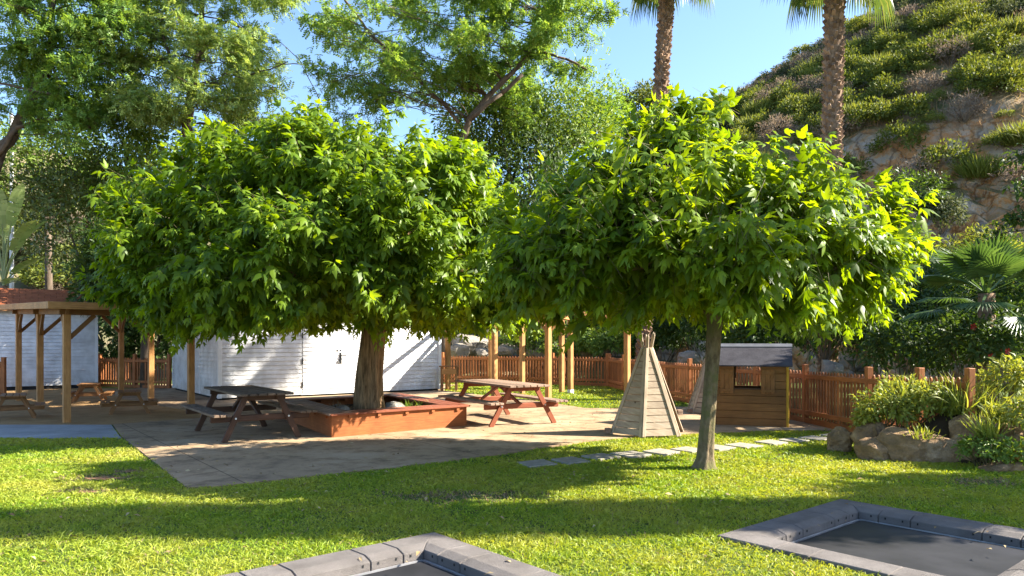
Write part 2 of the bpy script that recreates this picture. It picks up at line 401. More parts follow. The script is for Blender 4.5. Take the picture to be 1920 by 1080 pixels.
def plain_leaf(wd=0.42, droop=0.25, fold=0.25):
    T = [(0, 0, 0), (0.45, wd / 2, fold * wd / 2), (1, 0, -droop), (0.45, -wd / 2, fold * wd / 2), (0.5, 0, -0.04)]
    return np.array(T), [(0, 4, 1), (4, 2, 1), (0, 3, 4), (4, 3, 2)]

def quad_leaf(wd=0.5, droop=0.2):
    return np.array([(0, 0, 0), (0.45, wd / 2, 0), (1, 0, -droop), (0.45, -wd / 2, 0)]), [(0, 3, 2, 1)]

def pinnate(nl=4, wd=0.34, ll=0.46):
    T, Fc = [], []
    for i in range(nl):
        x = 0.15 + 0.8 * i / (nl - 1); z = -0.35 * x * x
        for sg in (1, -1):
            k = len(T); l2 = ll * (1 - 0.35 * abs(x - .5))
            T += [(x, 0, z), (x - .01, sg * l2 * .5, z + .01), (x + 0.14, sg * l2, z - .10), (x + wd * .8, sg * l2 * .5, z - .03)]
            Fc.append((k, k + 3, k + 2, k + 1) if sg > 0 else (k, k + 1, k + 2, k + 3))
    return np.array(T), Fc

LOBED = lobed_leaf(); LEAF = plain_leaf(); QUAD = quad_leaf(); PIN = pinnate()
NARROW = quad_leaf(0.2, 0.25)

# ------------------------------------------------------------------ object helpers
def tag(o, label=None, cat=None, group=None, kind=None):
    if label: o['label'] = label
    if cat: o['category'] = cat
    if group: o['group'] = group
    if kind: o['kind'] = kind
    return o

def thing(name, label, cat, loc=(0, 0, 0), rz=0.0, group=None):
    o = bpy.data.objects.new(name, None); COL.objects.link(o)
    o.location = loc; o.rotation_euler = (0, 0, rz); o.empty_display_size = 0.2
    return tag(o, label, cat, group)

def copy_tree(o, label=None, parent=None):
    c = o.copy(); COL.objects.link(c)
    if parent is not None: c.parent = parent
    if label: c['label'] = label
    for ch in list(o.children): copy_tree(ch, None, c)
    return c

def structure(name, me, mat):
    o = link(name, me, mat); o['kind'] = 'structure'; return o

def sheet(name, poly, z, mat):
    me = bpy.data.meshes.new(name)
    me.from_pydata([(p[0], p[1], z) for p in poly], [], [list(range(len(poly)))])
    me.update()
    if me.polygons[0].normal.z < 0: me.flip_normals()
    return structure(name, me, mat)

def inside(P, poly):
    x, y = P[:, 0], P[:, 1]; r = np.zeros(len(P), bool); n = len(poly)
    for i in range(n):
        x1, y1 = poly[i][0], poly[i][1]; x2, y2 = poly[(i + 1) % n][0], poly[(i + 1) % n][1]
        c = ((y1 > y) != (y2 > y)) & (x < (x2 - x1) * (y - y1) / ((y2 - y1) if y2 != y1 else 1e-9) + x1)
        r ^= c
    return r

def vnoise(x, y, s=1.0, seed=0):
    """smooth pseudo noise in about -1..1"""
    x = np.asarray(x) * s; y = np.asarray(y) * s
    return (np.sin(1.7 * x + 2.3 * y + seed) + np.sin(-2.9 * x + 1.3 * y + 1.7 * seed + 1) + np.sin(3.7 * x + 4.1 * y + .6 * seed) * .6
            + np.sin(6.1 * x - 5.3 * y + 2.1 * seed) * .4) / 3.0

# ------------------------------------------------------------------ ground
concrete = [at(350, 917), at(228, 820), Vector((-7.45, 13.95, 0)), Vector((-5.9, 15.5, 0)), Vector((-8.2, 17.7, 0)), Vector((-10.3, 19.9, 0)),
            Vector((-12.0, 22.2, 0)), Vector((-12.5, 26.5, 0)), Vector((-2.0, 26.5, 0)), at(830, 733), at(895, 741), at(965, 748), at(1035, 757), at(1099, 767),
            at(1154, 767), at(1265, 764), Vector((4.85, 17.4, 0)), Vector((5.35, 15.8, 0)), Vector((5.62, 13.8, 0)), Vector((5.72, 13.0, 0)),
            at(1480, 808), at(1400, 811), at(1290, 816), at(1200, 821), at(1143, 825), at(1050, 837), at(960, 851), at(830, 868), at(700, 883), at(580, 896), at(470, 908), at(400, 915)]
pathpoly = [Vector((-30, 12.08, 0)), Vector((-6.32, 12.08, 0)), Vector((-6.47, 12.3, 0)), Vector((-7.46, 13.9, 0)), Vector((-30, 13.95, 0))]
sandpoly = [Vector((-30, 13.96, 0)), Vector((-7.46, 13.96, 0)), Vector((-5.92, 15.5, 0)), Vector((-8.22, 17.7, 0)), Vector((-10.32, 19.9, 0)), Vector((-12.02, 22.2, 0)), Vector((-12.3, 24.4, 0)), Vector((-30, 24.4, 0))]
sheet('ground', [(-900, -300), (900, -300), (900, 1500), (-900, 1500)], -0.35, M['earth'])
cb = MB(); cb.prism([(p.x, p.y) for p in concrete][::-1], -0.08, 0.022); structure('patio', cb.mesh('patio'), M['concrete'])
pb = MB(); pb.prism([(p.x, p.y) for p in pathpoly], -0.08, 0.018); structure('path', pb.mesh('path'), M['path'])
# sand: a slightly uneven sheet
sheet('sand', [(p.x, p.y) for p in sandpoly], 0.012, M['sand'])
GZ = 0.022

# ------------------------------------------------------------------ trampolines sunk in the lawn
TE1 = Vector((math.cos(R(40.7)), math.sin(R(40.7)), 0)); TE2 = Vector((TE1.y, -TE1.x, 0))
tramp_polys = []
def trampoline(far, label, side=2.13):
    c = far - TE1 * side / 2 + TE2 * side / 2
    t = thing('sunken_trampoline', label, 'trampoline', (c.x, c.y, 0), R(40.7), 'trampolines set in the lawn')
    h = side / 2; bw = 0.33; zt = 0.036; ci = 0.085
    tramp_polys.append([far, far - TE1 * side, far - TE1 * side + TE2 * side, far + TE2 * side])
    n = 4
    for q in range(4):
        rm = rot2(q * math.pi / 2)
        # tiles along one side, mitred at both corners
        xs = [-h, -h + 0.47, -0.24, 0.24, h - 0.47, h]
        xs = [-h, -h + bw + 0.18, -0.28, 0.28, h - bw - 0.18, h]
        for i in range(5):
            a, b2 = xs[i] + (0.003 if i else 0), xs[i + 1] - (0.003 if i < 4 else 0)
            ai = -h + bw if i == 0 else a; bi = h - bw if i == 4 else b2
            g = 0.0015
            am = -h + bw - ci if i == 0 else a; bm_ = h - bw + ci if i == 4 else b2
            y0, y1, y2 = -h, -h + bw - ci, -h + bw
            P = [(a, y0, -0.03), (a + (g if i == 0 else 0), y0 + 0.012, zt - 0.006), (am, y1, zt), (ai, y2, zt - 0.028), (ai, y2, -0.13),
                 (b2, y0, -0.03), (b2 - (g if i == 4 else 0), y0 + 0.012, zt - 0.006), (bm_, y1, zt), (bi, y2, zt - 0.028), (bi, y2, -0.13)]
            P = [rm @ Vector(p) for p in P]
            m = MB()
            m.add(P, [(0, 5, 6, 1), (1, 6, 7, 2), (2, 7, 8, 3), (3, 8, 9, 4), (4, 9, 5, 0), (0, 1, 2, 3, 4), (9, 8, 7, 6, 5)])
            # little drain slots on the inner face
            o = m.build('rubber_tile', M['rubber'], t, bevel=0.006)
            sl_ = MB()
            for xx in ((ai + 0.06, bi - 0.06) if i in (1, 2, 3) else ((bi - 0.06,) if i == 0 else (ai + 0.06,))):
                sl_.box(rm @ Vector((xx, y2 + 0.001, -0.015)), (0.012, 0.006, 0.018), rm)
            sl_.build('drain_slot', M['pit'], o)
    i0 = h - bw
    m = MB(); m.box((0, 0, -0.062), (2 * i0 - 0.12, 2 * i0 - 0.12, 0.012)); m.build('jumping_mat', M['mat'], t)
    m = MB()
    for q in range(4):
        rm = rot2(q * math.pi / 2)
        m.box(rm @ Vector((0, -i0 + 0.02, -0.062)), (2 * i0 - 0.05, 0.018, 0.014), rm)
    m.build('edge_rail', M['metal'], t)
    m = MB(); m.box((0, 0, -0.2), (2 * i0 + 0.3, 2 * i0 + 0.3, 0.02)); m.build('pit_floor', M['pit'], t)
    return t
trampoline(at(1575, 940), 'sunken trampoline with grey rubber tile border beside the rock bed')
trampoline(at(815, 1003), 'sunken trampoline with grey rubber tile border cut off below the frame, near the middle')

from mathutils.geometry import tessellate_polygon
loops_ = [[V for V in (Vector((-40, 0.5, 0)), Vector((22, 0.5, 0)), Vector((22, 34, 0)), Vector((-40, 34, 0)))]]
for tp_ in tramp_polys:
    c_ = sum(tp_, Vector((0, 0, 0))) / 4
    loops_.append([c_ + (p - c_) * (1 - 0.30 / 1.065) for p in tp_])
lv_ = [p for L_ in loops_ for p in L_]
me_ = bpy.data.meshes.new('lawn_ground'); me_.from_pydata([tuple(p) for p in lv_], [], [tuple(f) for f in tessellate_polygon(loops_)]); me_.update()
import bmesh as _bm
b_ = _bm.new(); b_.from_mesh(me_); _bm.ops.recalc_face_normals(b_, faces=b_.faces[:])
if sum(f.normal.z for f in b_.faces) < 0: _bm.ops.reverse_faces(b_, faces=b_.faces[:])
b_.to_mesh(me_); b_.free()
structure('lawn_ground', me_, M['lawn'])
M['red_soil'] = groundmat('red_soil', [(0.17, 0.09, 0.045), (0.28, 0.16, 0.085)], 6, 40, .8)
for k_, (px_, py_, rx_, ry_) in enumerate(((195, 897, .24, .10), (160, 923, .17, .06), (250, 884, .13, .07))):
    c_ = at(px_, py_); rs_ = random.Random(k_)
    sheet('bare_soil', [(c_.x + math.cos(a_) * rx_ * q_, c_.y + math.sin(a_) * ry_ * q_) for a_, q_ in ((i_ * 2 * math.pi / 22, rs_.uniform(.65, 1.15)) for i_ in range(22))], .005, M['red_soil'])

# ------------------------------------------------------------------ stepping stones
ORD = ['westmost']
stone_px = [(1007, 872), (1070, 866.5), (1127, 859), (1183, 854.5), (1240, 850), (1291, 846), (1345, 842), (1394, 838), (1446, 832), (1489, 828), (1530, 824), (1569, 819)]
stone_lb = ['shaded pale stepping stone at the end of the row under the big planter tree side',
            'shaded stepping stone next to the end one, half in tree shade',
            'stepping stone third from the planter end of the row',
            'large pale stepping stone fourth from the planter end of the row',
            'pale stepping stone just past the slatted teepee front corner, fifth from planter end',
            'pale stepping stone just planter side of the slim tree trunk',
            'pale stepping stone just playhouse side of the slim tree trunk',
            'pale stepping stone in the row second past the slim trunk',
            'wide pale stepping stone in front of the playhouse window',
            'pale stepping stone in front of the playhouse corner strip',
            'stepping stone next to last before the rock bed',
            'dim last stepping stone at the rock bed end of the row']
stone_lb[0] = 'shaded stepping stone at the end of the row away from the rock bed'
stone_lb[4] = 'pale stepping stone in front of the teepee, fifth from the shaded row end'
stone_lb[2] = 'stepping stone third from the shaded row end'
stone_lb[3] = 'large pale stepping stone fourth from the shaded row end'
stone_lb[5] = 'pale stepping stone just before the slim tree trunk on its teepee side'
stone_polys = []
for i, (px, py) in enumerate(stone_px):
    p = at(px, py); a = R(36 + random.uniform(-5, 5)); m = MB()
    wx, wy = 0.195 + random.uniform(-.015, .015), 0.195 + random.uniform(-.015, .015)
    poly = [(sx * wx + random.uniform(-.015, .015) + sy * .01, sy * wy + random.uniform(-.015, .015)) for sx, sy in ((-1, -1), (1, -1), (1, 1), (-1, 1))]
    m.prism(poly, -0.03, 0.032)
    o = m.build('stepping_stone', M['slab'], None, bevel=0.008, loc=(p.x, p.y, 0)); o.rotation_euler = (0, 0, a)
    tag(o, stone_lb[i], 'stepping stone', 'stepping stones across the lawn')
    r = rot2(a); stone_polys.append([p + r @ Vector((q[0] * 1.0, q[1] * 1.0, 0)) for q in poly])

# ------------------------------------------------------------------ fences
def fence(pts, label, posts_at=None, group=None, hp=1.13, zs=None):
    """pts: post positions (Vector); pickets between them, rail on the camera side"""
    o0 = pts[0]
    t = thing('picket_fence', label, 'fence', (o0.x, o0.y, 0), 0, group)
    for i, p in enumerate(pts):
        q = p - o0; d = (pts[min(i + 1, len(pts) - 1)] - pts[max(i - 1, 0)]); a = math.atan2(d.y, d.x)
        m = MB(); m.box((q.x, q.y, hp / 2 - 0.025 + q.z), (0.095, 0.095, hp + 0.05), rot2(a))
        po = m.build('post', M['fence'], t, bevel=0.006)
    for i in range(len(pts) - 1):
        a, b = pts[i] - o0, pts[i + 1] - o0; d = (b - a); L = math.hypot(d.x, d.y); ang = math.atan2(d.y, d.x); u = d / L
        nrm = Vector((u.y, -u.x, 0))
        if nrm.dot(Vector((0, 0, 0)) - (pts[i] + pts[i + 1]) / 2) < 0: nrm = -nrm
        m = MB(); n = max(2, int(round((L - 0.1) / 0.113))); rm = rot2(ang)
        for k in range(n):
            s_ = 0.05 + (L - 0.1) * (k + .5) / n
            c = a + u * s_ - nrm * 0.012
            wv = 0.031; prof = [(-wv, 0.06), (wv, 0.06), (wv, 0.955), (wv * .75, 0.985), (wv * .3, 1.003), (-wv * .3, 1.003), (-wv * .75, 0.985), (-wv, 0.955)]
            nn = len(prof); vs = []
            hz = random.uniform(-.004, .004)
            for th in (-.01, .01):
                for x, z in prof: vs.append(c + u * x + nrm * th + Vector((0, 0, z + hz)))
            vs = [Vector((v.x, v.y, v.z)) for v in vs]
            fs = [tuple(range(nn)), tuple(range(nn, 2 * nn))[::-1]] + [(j, nn + j, nn + (j + 1) % nn, (j + 1) % nn) for j in range(nn)]
            ro = random.random() * 9
            uv = [[(vs[j].z + ro, (vs[j] - c).dot(u) + ro) for j in f] for f in fs]
            m.add(vs, fs, uv)
        pn = m.build('picket_panel', M['fence'], t)
        for zc in (0.90, 0.21):
            rmb = MB(); rmb.beam(a + u * 0.05 + nrm * 0.022 + Vector((0, 0, zc)), b - u * 0.05 + nrm * 0.022 + Vector((0, 0, zc)), 0.042, 0.085)
            rmb.build('rail', M['fence'], pn, bevel=0.005)
        kb = MB(); kb.beam(a + u * 0.05 + Vector((0, 0, 0.06)) + nrm * 0.02, b - u * 0.05 + Vector((0, 0, 0.06)) + nrm * 0.02, 0.025, 0.11)
        kb.build('kick_board', M['fence'], pn)
    return t
V3 = lambda x, y, z=0: Vector((x, y, z))
fence([V3(-2.6, 28.0), V3(-0.6, 27.4), V3(1.45, 26.6), V3(3.27, 25.6)], 'red brown picket fence closing the back lawn beyond the pergola posts')
fence([V3(3.32, 25.45), V3(3.5, 23.4), V3(3.95, 21.0), V3(4.45, 18.7), V3(5.3, 16.2), V3(5.62, 14.3), V3(5.78, 12.1, .03), V3(5.98, 10.95, .06), V3(6.13, 10.0, .09)],
      'long red brown picket fence running behind the teepees and playhouse to the rock bed')
fence([V3(-13.95, 25.3), V3(-12.5, 24.75), V3(-11.15, 24.3)], 'dark picket fence in the gap between the two white sheds')
fence([V3(-16.2, 20.2), V3(-13.75, 20.2)], 'short dark fence with a post at the edge of the sand beside a pergola post')

# ------------------------------------------------------------------ sheds
def siding(m, p0, p1, z0, z1, nrm, bh=0.118, holes=None):
    """lapped boards from p0 to p1"""
    p0 = Vector(p0); p1 = Vector(p1); n = int(round((z1 - z0) / bh)); bh = (z1 - z0) / n
    up = Vector((0, 0, 1))
    for i in range(n):
        a = z0 + i * bh; b = a + bh
        lo = nrm * 0.022; hi = nrm * 0.006; a += .006
        L = (p1 - p0).length; off = random.random() * 30
        vs = [p0 + lo + up * a, p1 + lo + up * a, p1 + hi + up * b, p0 + hi + up * b, p0 - nrm * .01 + up * a, p1 - nrm * .01 + up * a]
        m.add(vs, [(0, 1, 2, 3), (4, 5, 1, 0)], [[(off, off), (off + L, off), (off + L, off + bh), (off, off + bh)], [(off, off), (off + L, off), (off + L, off + .02), (off, off + .02)]])

def gable_roof(parent, corners, zt, rise, over, mat, axis=0, name='roof'):
    pass

def shingle_slope(m, a, b, c, d, rows=12):
    """courses of shingles on the quad a-b (eave) d-c (ridge)"""
    a, b, c, d = map(Vector, (a, b, c, d)); nrm = (b - a).cross(d - a).normalized()
    for i in range(rows):
        t0, t1 = i / rows, (i + 1) / rows
        e0, e1 = a.lerp(d, t0), b.lerp(c, t0); r0, r1 = a.lerp(d, t1), b.lerp(c, t1)
        L = (e1 - e0).length; k = max(1, int(L / 0.33)); sh = (i % 2) * .5
        cuts = [0.0] + [min(1, max(0, (j + sh) / k)) for j in range(0 if sh else 1, k)] + [1.0]
        for j in range(len(cuts) - 1):
            x0, x1 = cuts[j], cuts[j + 1]
            if x1 - x0 < 1e-4: continue
            g = 0.007 * random.uniform(.8, 1.3); ro = random.random() * 9
            p = [e0.lerp(e1, x0) + nrm * g, e0.lerp(e1, x1 - .0015) + nrm * g, r0.lerp(r1, x1 - .0015) + nrm * .002, r0.lerp(r1, x0) + nrm * .002, e0.lerp(e1, x0), e0.lerp(e1, x1 - .003)]
            m.add(p, [(0, 1, 2, 3), (4, 5, 1, 0)], [[(ro, ro), (ro + .3, ro), (ro + .3, ro + .2), (ro, ro + .2)], [(ro, ro)] * 4])

# big white shed behind the planter tree
def big_shed():
    N = at(412, 752); E1 = V3(.809, .588).normalized(); E2 = V3(-E1.y, E1.x)
    a = math.atan2(E1.y, E1.x)
    t = thing('white_shed', 'large white boarded shed with double doors behind the planter tree', 'shed', (N.x, N.y, 0), a)
    Lx, Ly, H = 6.6, 5.3, 2.55; z0 = 0.07
    X, Y = V3(1, 0), V3(0, 1)
    b = MB(); b.box((Lx / 2, Ly / 2, 0.03), (Lx - .04, Ly - .04, 0.12)); b.build('plinth', M['pit'], t)
    dx0, dx1 = 2.2, 4.3
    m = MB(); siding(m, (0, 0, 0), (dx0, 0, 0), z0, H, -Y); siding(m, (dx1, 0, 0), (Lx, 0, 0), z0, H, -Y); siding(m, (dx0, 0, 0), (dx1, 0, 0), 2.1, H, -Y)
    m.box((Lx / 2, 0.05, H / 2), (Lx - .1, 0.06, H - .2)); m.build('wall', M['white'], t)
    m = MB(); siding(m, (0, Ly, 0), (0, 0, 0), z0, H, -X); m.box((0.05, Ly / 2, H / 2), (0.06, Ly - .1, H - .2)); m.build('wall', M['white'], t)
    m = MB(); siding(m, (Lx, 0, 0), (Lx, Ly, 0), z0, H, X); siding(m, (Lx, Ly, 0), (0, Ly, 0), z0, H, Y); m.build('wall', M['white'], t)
    for x, y in ((-.008, -.008), (Lx + .008, -.008), (-.008, Ly + .008), (Lx + .008, Ly + .008)):
        m = MB(); m.box((x, y, (H + z0) / 2), (0.10, 0.10, H - z0 + .01)); m.build('corner_board', M['trim'], t, bevel=0.006)
    m = MB(); m.box((-.012, 2.0, 1.3), (0.035, 0.06, 2.45)); m.build('batten', M['trim'], t)
    # double door: each leaf its own boards, flush with the wall
    for k, (xa, xb) in enumerate(((dx0 + .012, (dx0 + dx1) / 2 - .006), ((dx0 + dx1) / 2 + .006, dx1 - .012))):
        m = MB(); siding(m, (xa, -0.012, 0), (xb, -0.012, 0), 0.10, 2.09, -Y)
        m.box(((xa + xb) / 2, 0.028, 1.095), (xb - xa, 0.018, 1.99))
        leaf = m.build('door', M['white'], t)
        hx = xa - .004 if k == 0 else xb + .004
        for hz in (0.35, 1.0, 1.72):
            h = MB(); h.box((hx, -0.035, hz), (0.03, 0.014, 0.16)); h.tube([(hx, -.042, hz - .08), (hx, -.042, hz + .08)], .011, 8); h.build('hinge', M['black_metal'], leaf)
        if k == 1:
            h = MB(); c = xa + 0.07
            h.box((c, -0.040, 1.08), (0.055, 0.012, 0.30)); h.tube([(c, -.05, 1.14), (c, -.10, 1.14), (c + .14, -.10, 1.14)], .011, 8)
            h.tube([(c - .02, -.055, 0.98), (c - .09, -.09, 0.93), (c - .03, -.07, 0.90)], .010, 8); h.box((c - .06, -.06, 1.0), (.03, .03, .05))
            h.build('handle', M['black_metal'], leaf)
            h = MB(); h.box((c - .10, -.036, 1.30), (.035, .012, .035)); h.box((c + .0, -.036, 1.30), (.05, .012, .03)); h.build('latch', M['black_metal'], leaf)
    m = MB(); m.box(((dx0 + dx1) / 2, -0.02, 0.085), (dx1 - dx0 + .1, 0.05, 0.03)); m.build('threshold', M['trim'], t)
    # gable roof, ridge along the front
    m = MB(); o = .22; zr = H + 1.15
    shingle_slope(m, (-o, -o, H - .02), (Lx + o, -o, H - .02), (Lx + o, Ly / 2, zr), (-o, Ly / 2, zr), 16)
    shingle_slope(m, (Lx + o, Ly + o, H - .02), (-o, Ly + o, H - .02), (-o, Ly / 2, zr), (Lx + o, Ly / 2, zr), 16)
    m.build('roof', M['shingle'], t)
    m = MB()
    for x in (0, Lx):
        m.add([(x, 0, H), (x, Ly, H), (x, Ly / 2, zr - .12)], [(0, 1, 2)])
    m.build('gable', M['trim'], t)
    m = MB(); m.box((Lx / 2, -o + .02, H - .07), (Lx + 2 * o, .03, .12)); m.build('fascia', M['trim'], t)
big_shed()

def small_shed():
    a = R(33); Lx, Ly, H = 4.6, 3.2, 2.55; rc = V3(-13.78, 24.75); o_ = rc - V3(math.cos(a), math.sin(a)) * Lx
    t = thing('garden_shed', 'white boarded shed with orange shingle roof behind the pergola over the sand', 'shed', (o_.x, o_.y, 0), a)
    X, Y = V3(1, 0), V3(0, 1)
    m = MB(); siding(m, (0, 0, 0), (Lx, 0, 0), .12, H, -Y); siding(m, (Lx, 0, 0), (Lx, Ly, 0), .12, H, X); siding(m, (0, Ly, 0), (0, 0, 0), .12, H, -X)
    siding(m, (Lx, Ly, 0), (0, Ly, 0), .12, H, Y); m.box((Lx / 2, Ly / 2, H / 2), (Lx - .1, Ly - .1, H - .1)); m.build('wall', M['white'], t)
    for x in (Lx - 2.75, Lx + .006):
        m = MB(); m.box((x, -.006, H / 2 + .06), (.09, .07, H - .12)); m.build('corner_board', M['trim'], t, bevel=.005)
    m = MB(); m.box((Lx / 2, Ly / 2, .05), (Lx - .02, Ly - .02, .14)); m.build('plinth', M['pit'], t)
    o = .28; zr = 3.30; ze = 2.60
    m = MB(); rg = Lx + .28
    shingle_slope(m, (-o, -o, ze), (Lx + o, -o, ze), (rg, Ly / 2, zr), (-o, Ly / 2, zr), 11)
    shingle_slope(m, (Lx + o, Ly + o, ze), (-o, Ly + o, ze), (-o, Ly / 2, zr), (rg, Ly / 2, zr), 11)
    m.build('roof', M['shingle'], t)
    m = MB()
    for x in (0, Lx): m.add([(x, 0, H), (x, Ly, H), (x, Ly / 2, zr - .12)], [(0, 1, 2)])
    m.build('gable', M['trim'], t)
    m = MB(); m.box((Lx / 2, -o + .03, ze - .05), (Lx + 2 * o, .03, .1)); m.build('fascia', M['pine_dk'], t)
    m = MB(); m.box((Lx - .18, -.04, 2.30), (.1, .1, .09)); m.build('wall_lamp', M['black_metal'], t)
small_shed()

# ------------------------------------------------------------------ pergolas
GA = R(43)
def post(m, p, z1, wd=.125, a=GA): m.box((p.x, p.y, (z1 + p.z) / 2 + GZ / 2), (wd, wd, z1 - p.z - .0), rot2(a))
def left_pergola():
    P = {k: v for k, v in dict(a=at(125, 793), b=at(75, 768), c=at(35, 752), d=V3(-11.15, 21.3), e=at(283, 757), f=at(358, 775)).items()}
    o0 = P['a']
    t = thing('roofed_pergola', 'wooden pergola with a flat boarded roof over the sandpit', 'pergola', (o0.x, o0.y, 0))
    L = {k: p - o0 for k, p in P.items()}
    e2 = (P['c'] - P['a']).normalized(); e1 = (P['f'] - P['a']).normalized()
    zt = lambda p: 2.09 + 0.028 * max(0, (p).dot(e2))
    for k, p in L.items():
        m = MB(); z = zt(p); m.box((p.x, p.y, z / 2), (.125, .125, z), rot2(GA)); po = m.build('post', M['pine'], t, bevel=.006)
        if k == 'b' or k == 'e':
            s = MB(); s.box((p.x, p.y, .05), (.132, .132, .10), rot2(GA)); s.build('post_shoe', M['metal'], po)
    m2 = lambda p, dz=0: Vector((p.x, p.y, zt(p) + dz))
    for pair in (('a', 'b'), ('b', 'c'), ('f', 'e'), ('e', 'd'), ('a', 'f'), ('b', 'e'), ('c', 'd')):
        p, q = m2(L[pair[0]], .06), m2(L[pair[1]], .06); d = (q - p).normalized()
        m = MB(); m.beam(p - d * .14, q + d * .14, .07, .13); m.build('beam', M['pine_dk'], t, bevel=.005)
        for (s, dd) in ((p, d), (q, -d)):
            b = MB(); b.beam(s + dd * .05 + V3(0, 0, -.52), s + dd * .50 + V3(0, 0, -.07), .06, .075); b.build('brace', M['pine_dk'], t, bevel=.004)
    # rafters across (along e1), overhanging at the front
    n = 12; A0 = L['a'] - e2 * .32; A1 = L['c'] + e2 * .9; F0 = L['f'] - L['a']
    wl = F0.length
    for i in range(n):
        p = A0.lerp(A1, i / (n - 1)); z = 2.09 + .028 * p.dot(e2) + .155
        m = MB(); m.beam(Vector((p.x, p.y, z)) - e1 * .33, Vector((p.x, p.y, z)) + e1 * (wl + .5), .05, .10); m.build('rafter', M['pine'], t)
    m = MB(); nb = 22
    for i in range(nb):
        w0 = -.35 + (wl + .9) * i / nb; w1 = -.35 + (wl + .9) * (i + 1) / nb - .006
        q = [A0 - e2 * .06 + e1 * w0, A1 + e2 * .06 + e1 * w0, A1 + e2 * .06 + e1 * w1, A0 - e2 * .06 + e1 * w1]
        zz = [2.09 + .028 * p.dot(e2) + .21 for p in q]
        m.hexa([Vector((p.x, p.y, z)) for p, z in zip(q, zz)] + [Vector((p.x, p.y, z + .02)) for p, z in zip(q, zz)])
    m.build('roof_boards', M['shingle'], t)
    # fascia boards round the roof
    c4 = [A0 - e2 * .085 - e1 * .37, A1 + e2 * .085 - e1 * .37, A1 + e2 * .085 + e1 * (wl + .57), A0 - e2 * .085 + e1 * (wl + .57)]
    for i in range(4):
        p, q = c4[i], c4[(i + 1) % 4]
        m = MB(); m.beam(Vector((p.x, p.y, 2.09 + .028 * p.dot(e2) + .165)), Vector((q.x, q.y, 2.09 + .028 * q.dot(e2) + .165)), .025, .135); m.build('fascia', M['pine'], t, bevel=.004)
left_pergola()

def right_pergola():
    Q = dict(a=at(1028, 757), b=V3(1.74, 22.2), c=V3(.30, 22.0), d=V3(-.47, 20.0), e=V3(2.93, 19.0), f=V3(-2.05, 23.9))
    o0 = Q['a']; t = thing('open_pergola', 'honey coloured timber pergola standing on the back lawn between shed and teepee', 'pergola', (o0.x, o0.y, 0))
    L = {k: p - o0 for k, p in Q.items()}; z = 2.18
    for k, p in L.items():
        m = MB(); m.box((p.x, p.y, z / 2), (.13, .13, z), rot2(GA)); po = m.build('post', M['pine'], t, bevel=.006)
        if k in 'ab':
            s = MB(); s.box((p.x, p.y, .06), (.138, .138, .12), rot2(GA)); s.build('post_shoe', M['trim'], po)
    for pr in (('a', 'b'), ('a', 'd'), ('d', 'f'), ('c', 'f'), ('b', 'c'), ('b', 'e'), ('a', 'e')):
        p, q = [Vector((L[k].x, L[k].y, z + .06)) for k in pr]; d = (q - p).normalized(); ln = (q - p).length
        m = MB(); m.beam(p - d * .15, q + d * .15, .07, .12); m.build('beam', M['pine'], t, bevel=.005)
        for (s, dd) in ((p, d), (q, -d)):
            b = MB(); b.beam(s + dd * .04 + V3(0, 0, -.42), s + dd * .40 + V3(0, 0, -.06), .055, .07); b.build('brace', M['pine'], t, bevel=.004)
    # narrow boarded roof on the far side: its shade falls across the shed front
    g1 = V3(.766, .643); A = V3(.62, 21.7) - o0; B = V3(-2.0, 24.95) - o0; m = MB(); n = 14
    for i in range(n):
        w0, w1 = 1.5 * i / n, 1.5 * (i + 1) / n - .004
        q = [A + g1 * w0, A + g1 * w1, B + g1 * w1, B + g1 * w0]
        m.hexa([Vector((p.x, p.y, 2.46)) for p in q] + [Vector((p.x, p.y, 2.48)) for p in q])
    m.build('roof_boards', M['pine_dk'], t)
    for k in range(6):
        p = A.lerp(B, (k + .3) / 5.6); m = MB(); m.beam(Vector((p.x, p.y, 2.40)) - g1 * .1, Vector((p.x, p.y, 2.40)) + g1 * 1.5, .05, .11); m.build('rafter', M['pine'], t)
    for wv in (0.06, 1.42):
        m = MB(); m.beam(Vector((A.x, A.y, 2.29)) + g1 * wv, Vector((B.x, B.y, 2.29)) + g1 * wv, .06, .11); m.build('beam', M['pine'], t)
    for end in (A, B):
        p = end + g1 * 1.42 + (B - A).normalized() * (.3 if end is A else -.3)
        m = MB(); m.box((p.x, p.y, 1.12), (.13, .13, 2.24), rot2(GA)); m.build('post', M['pine'], t, bevel=.006)
right_pergola()

# low wooden frame by the shed corner
def low_frame():
    p = at(842, 734); t = thing('wooden_trestle', 'low greenish wooden trestle with a crossboard beside the shed corner', 'trestle', (p.x, p.y, 0), R(8))
    for x in (-.22, .22):
        m = MB(); m.box((x, 0, .38), (.09, .09, .76)); m.build('post', M['pine_dk'], t, bevel=.006)
    m = MB(); m.box((0, -.055, .62), (.44, .03, .17)); m.build('crossboard', M['pine'], t, bevel=.004)
    m = MB(); m.box((0, 0, .78), (.62, .13, .035)); m.build('top_rail', M['pine_dk'], t, bevel=.004)
low_frame()

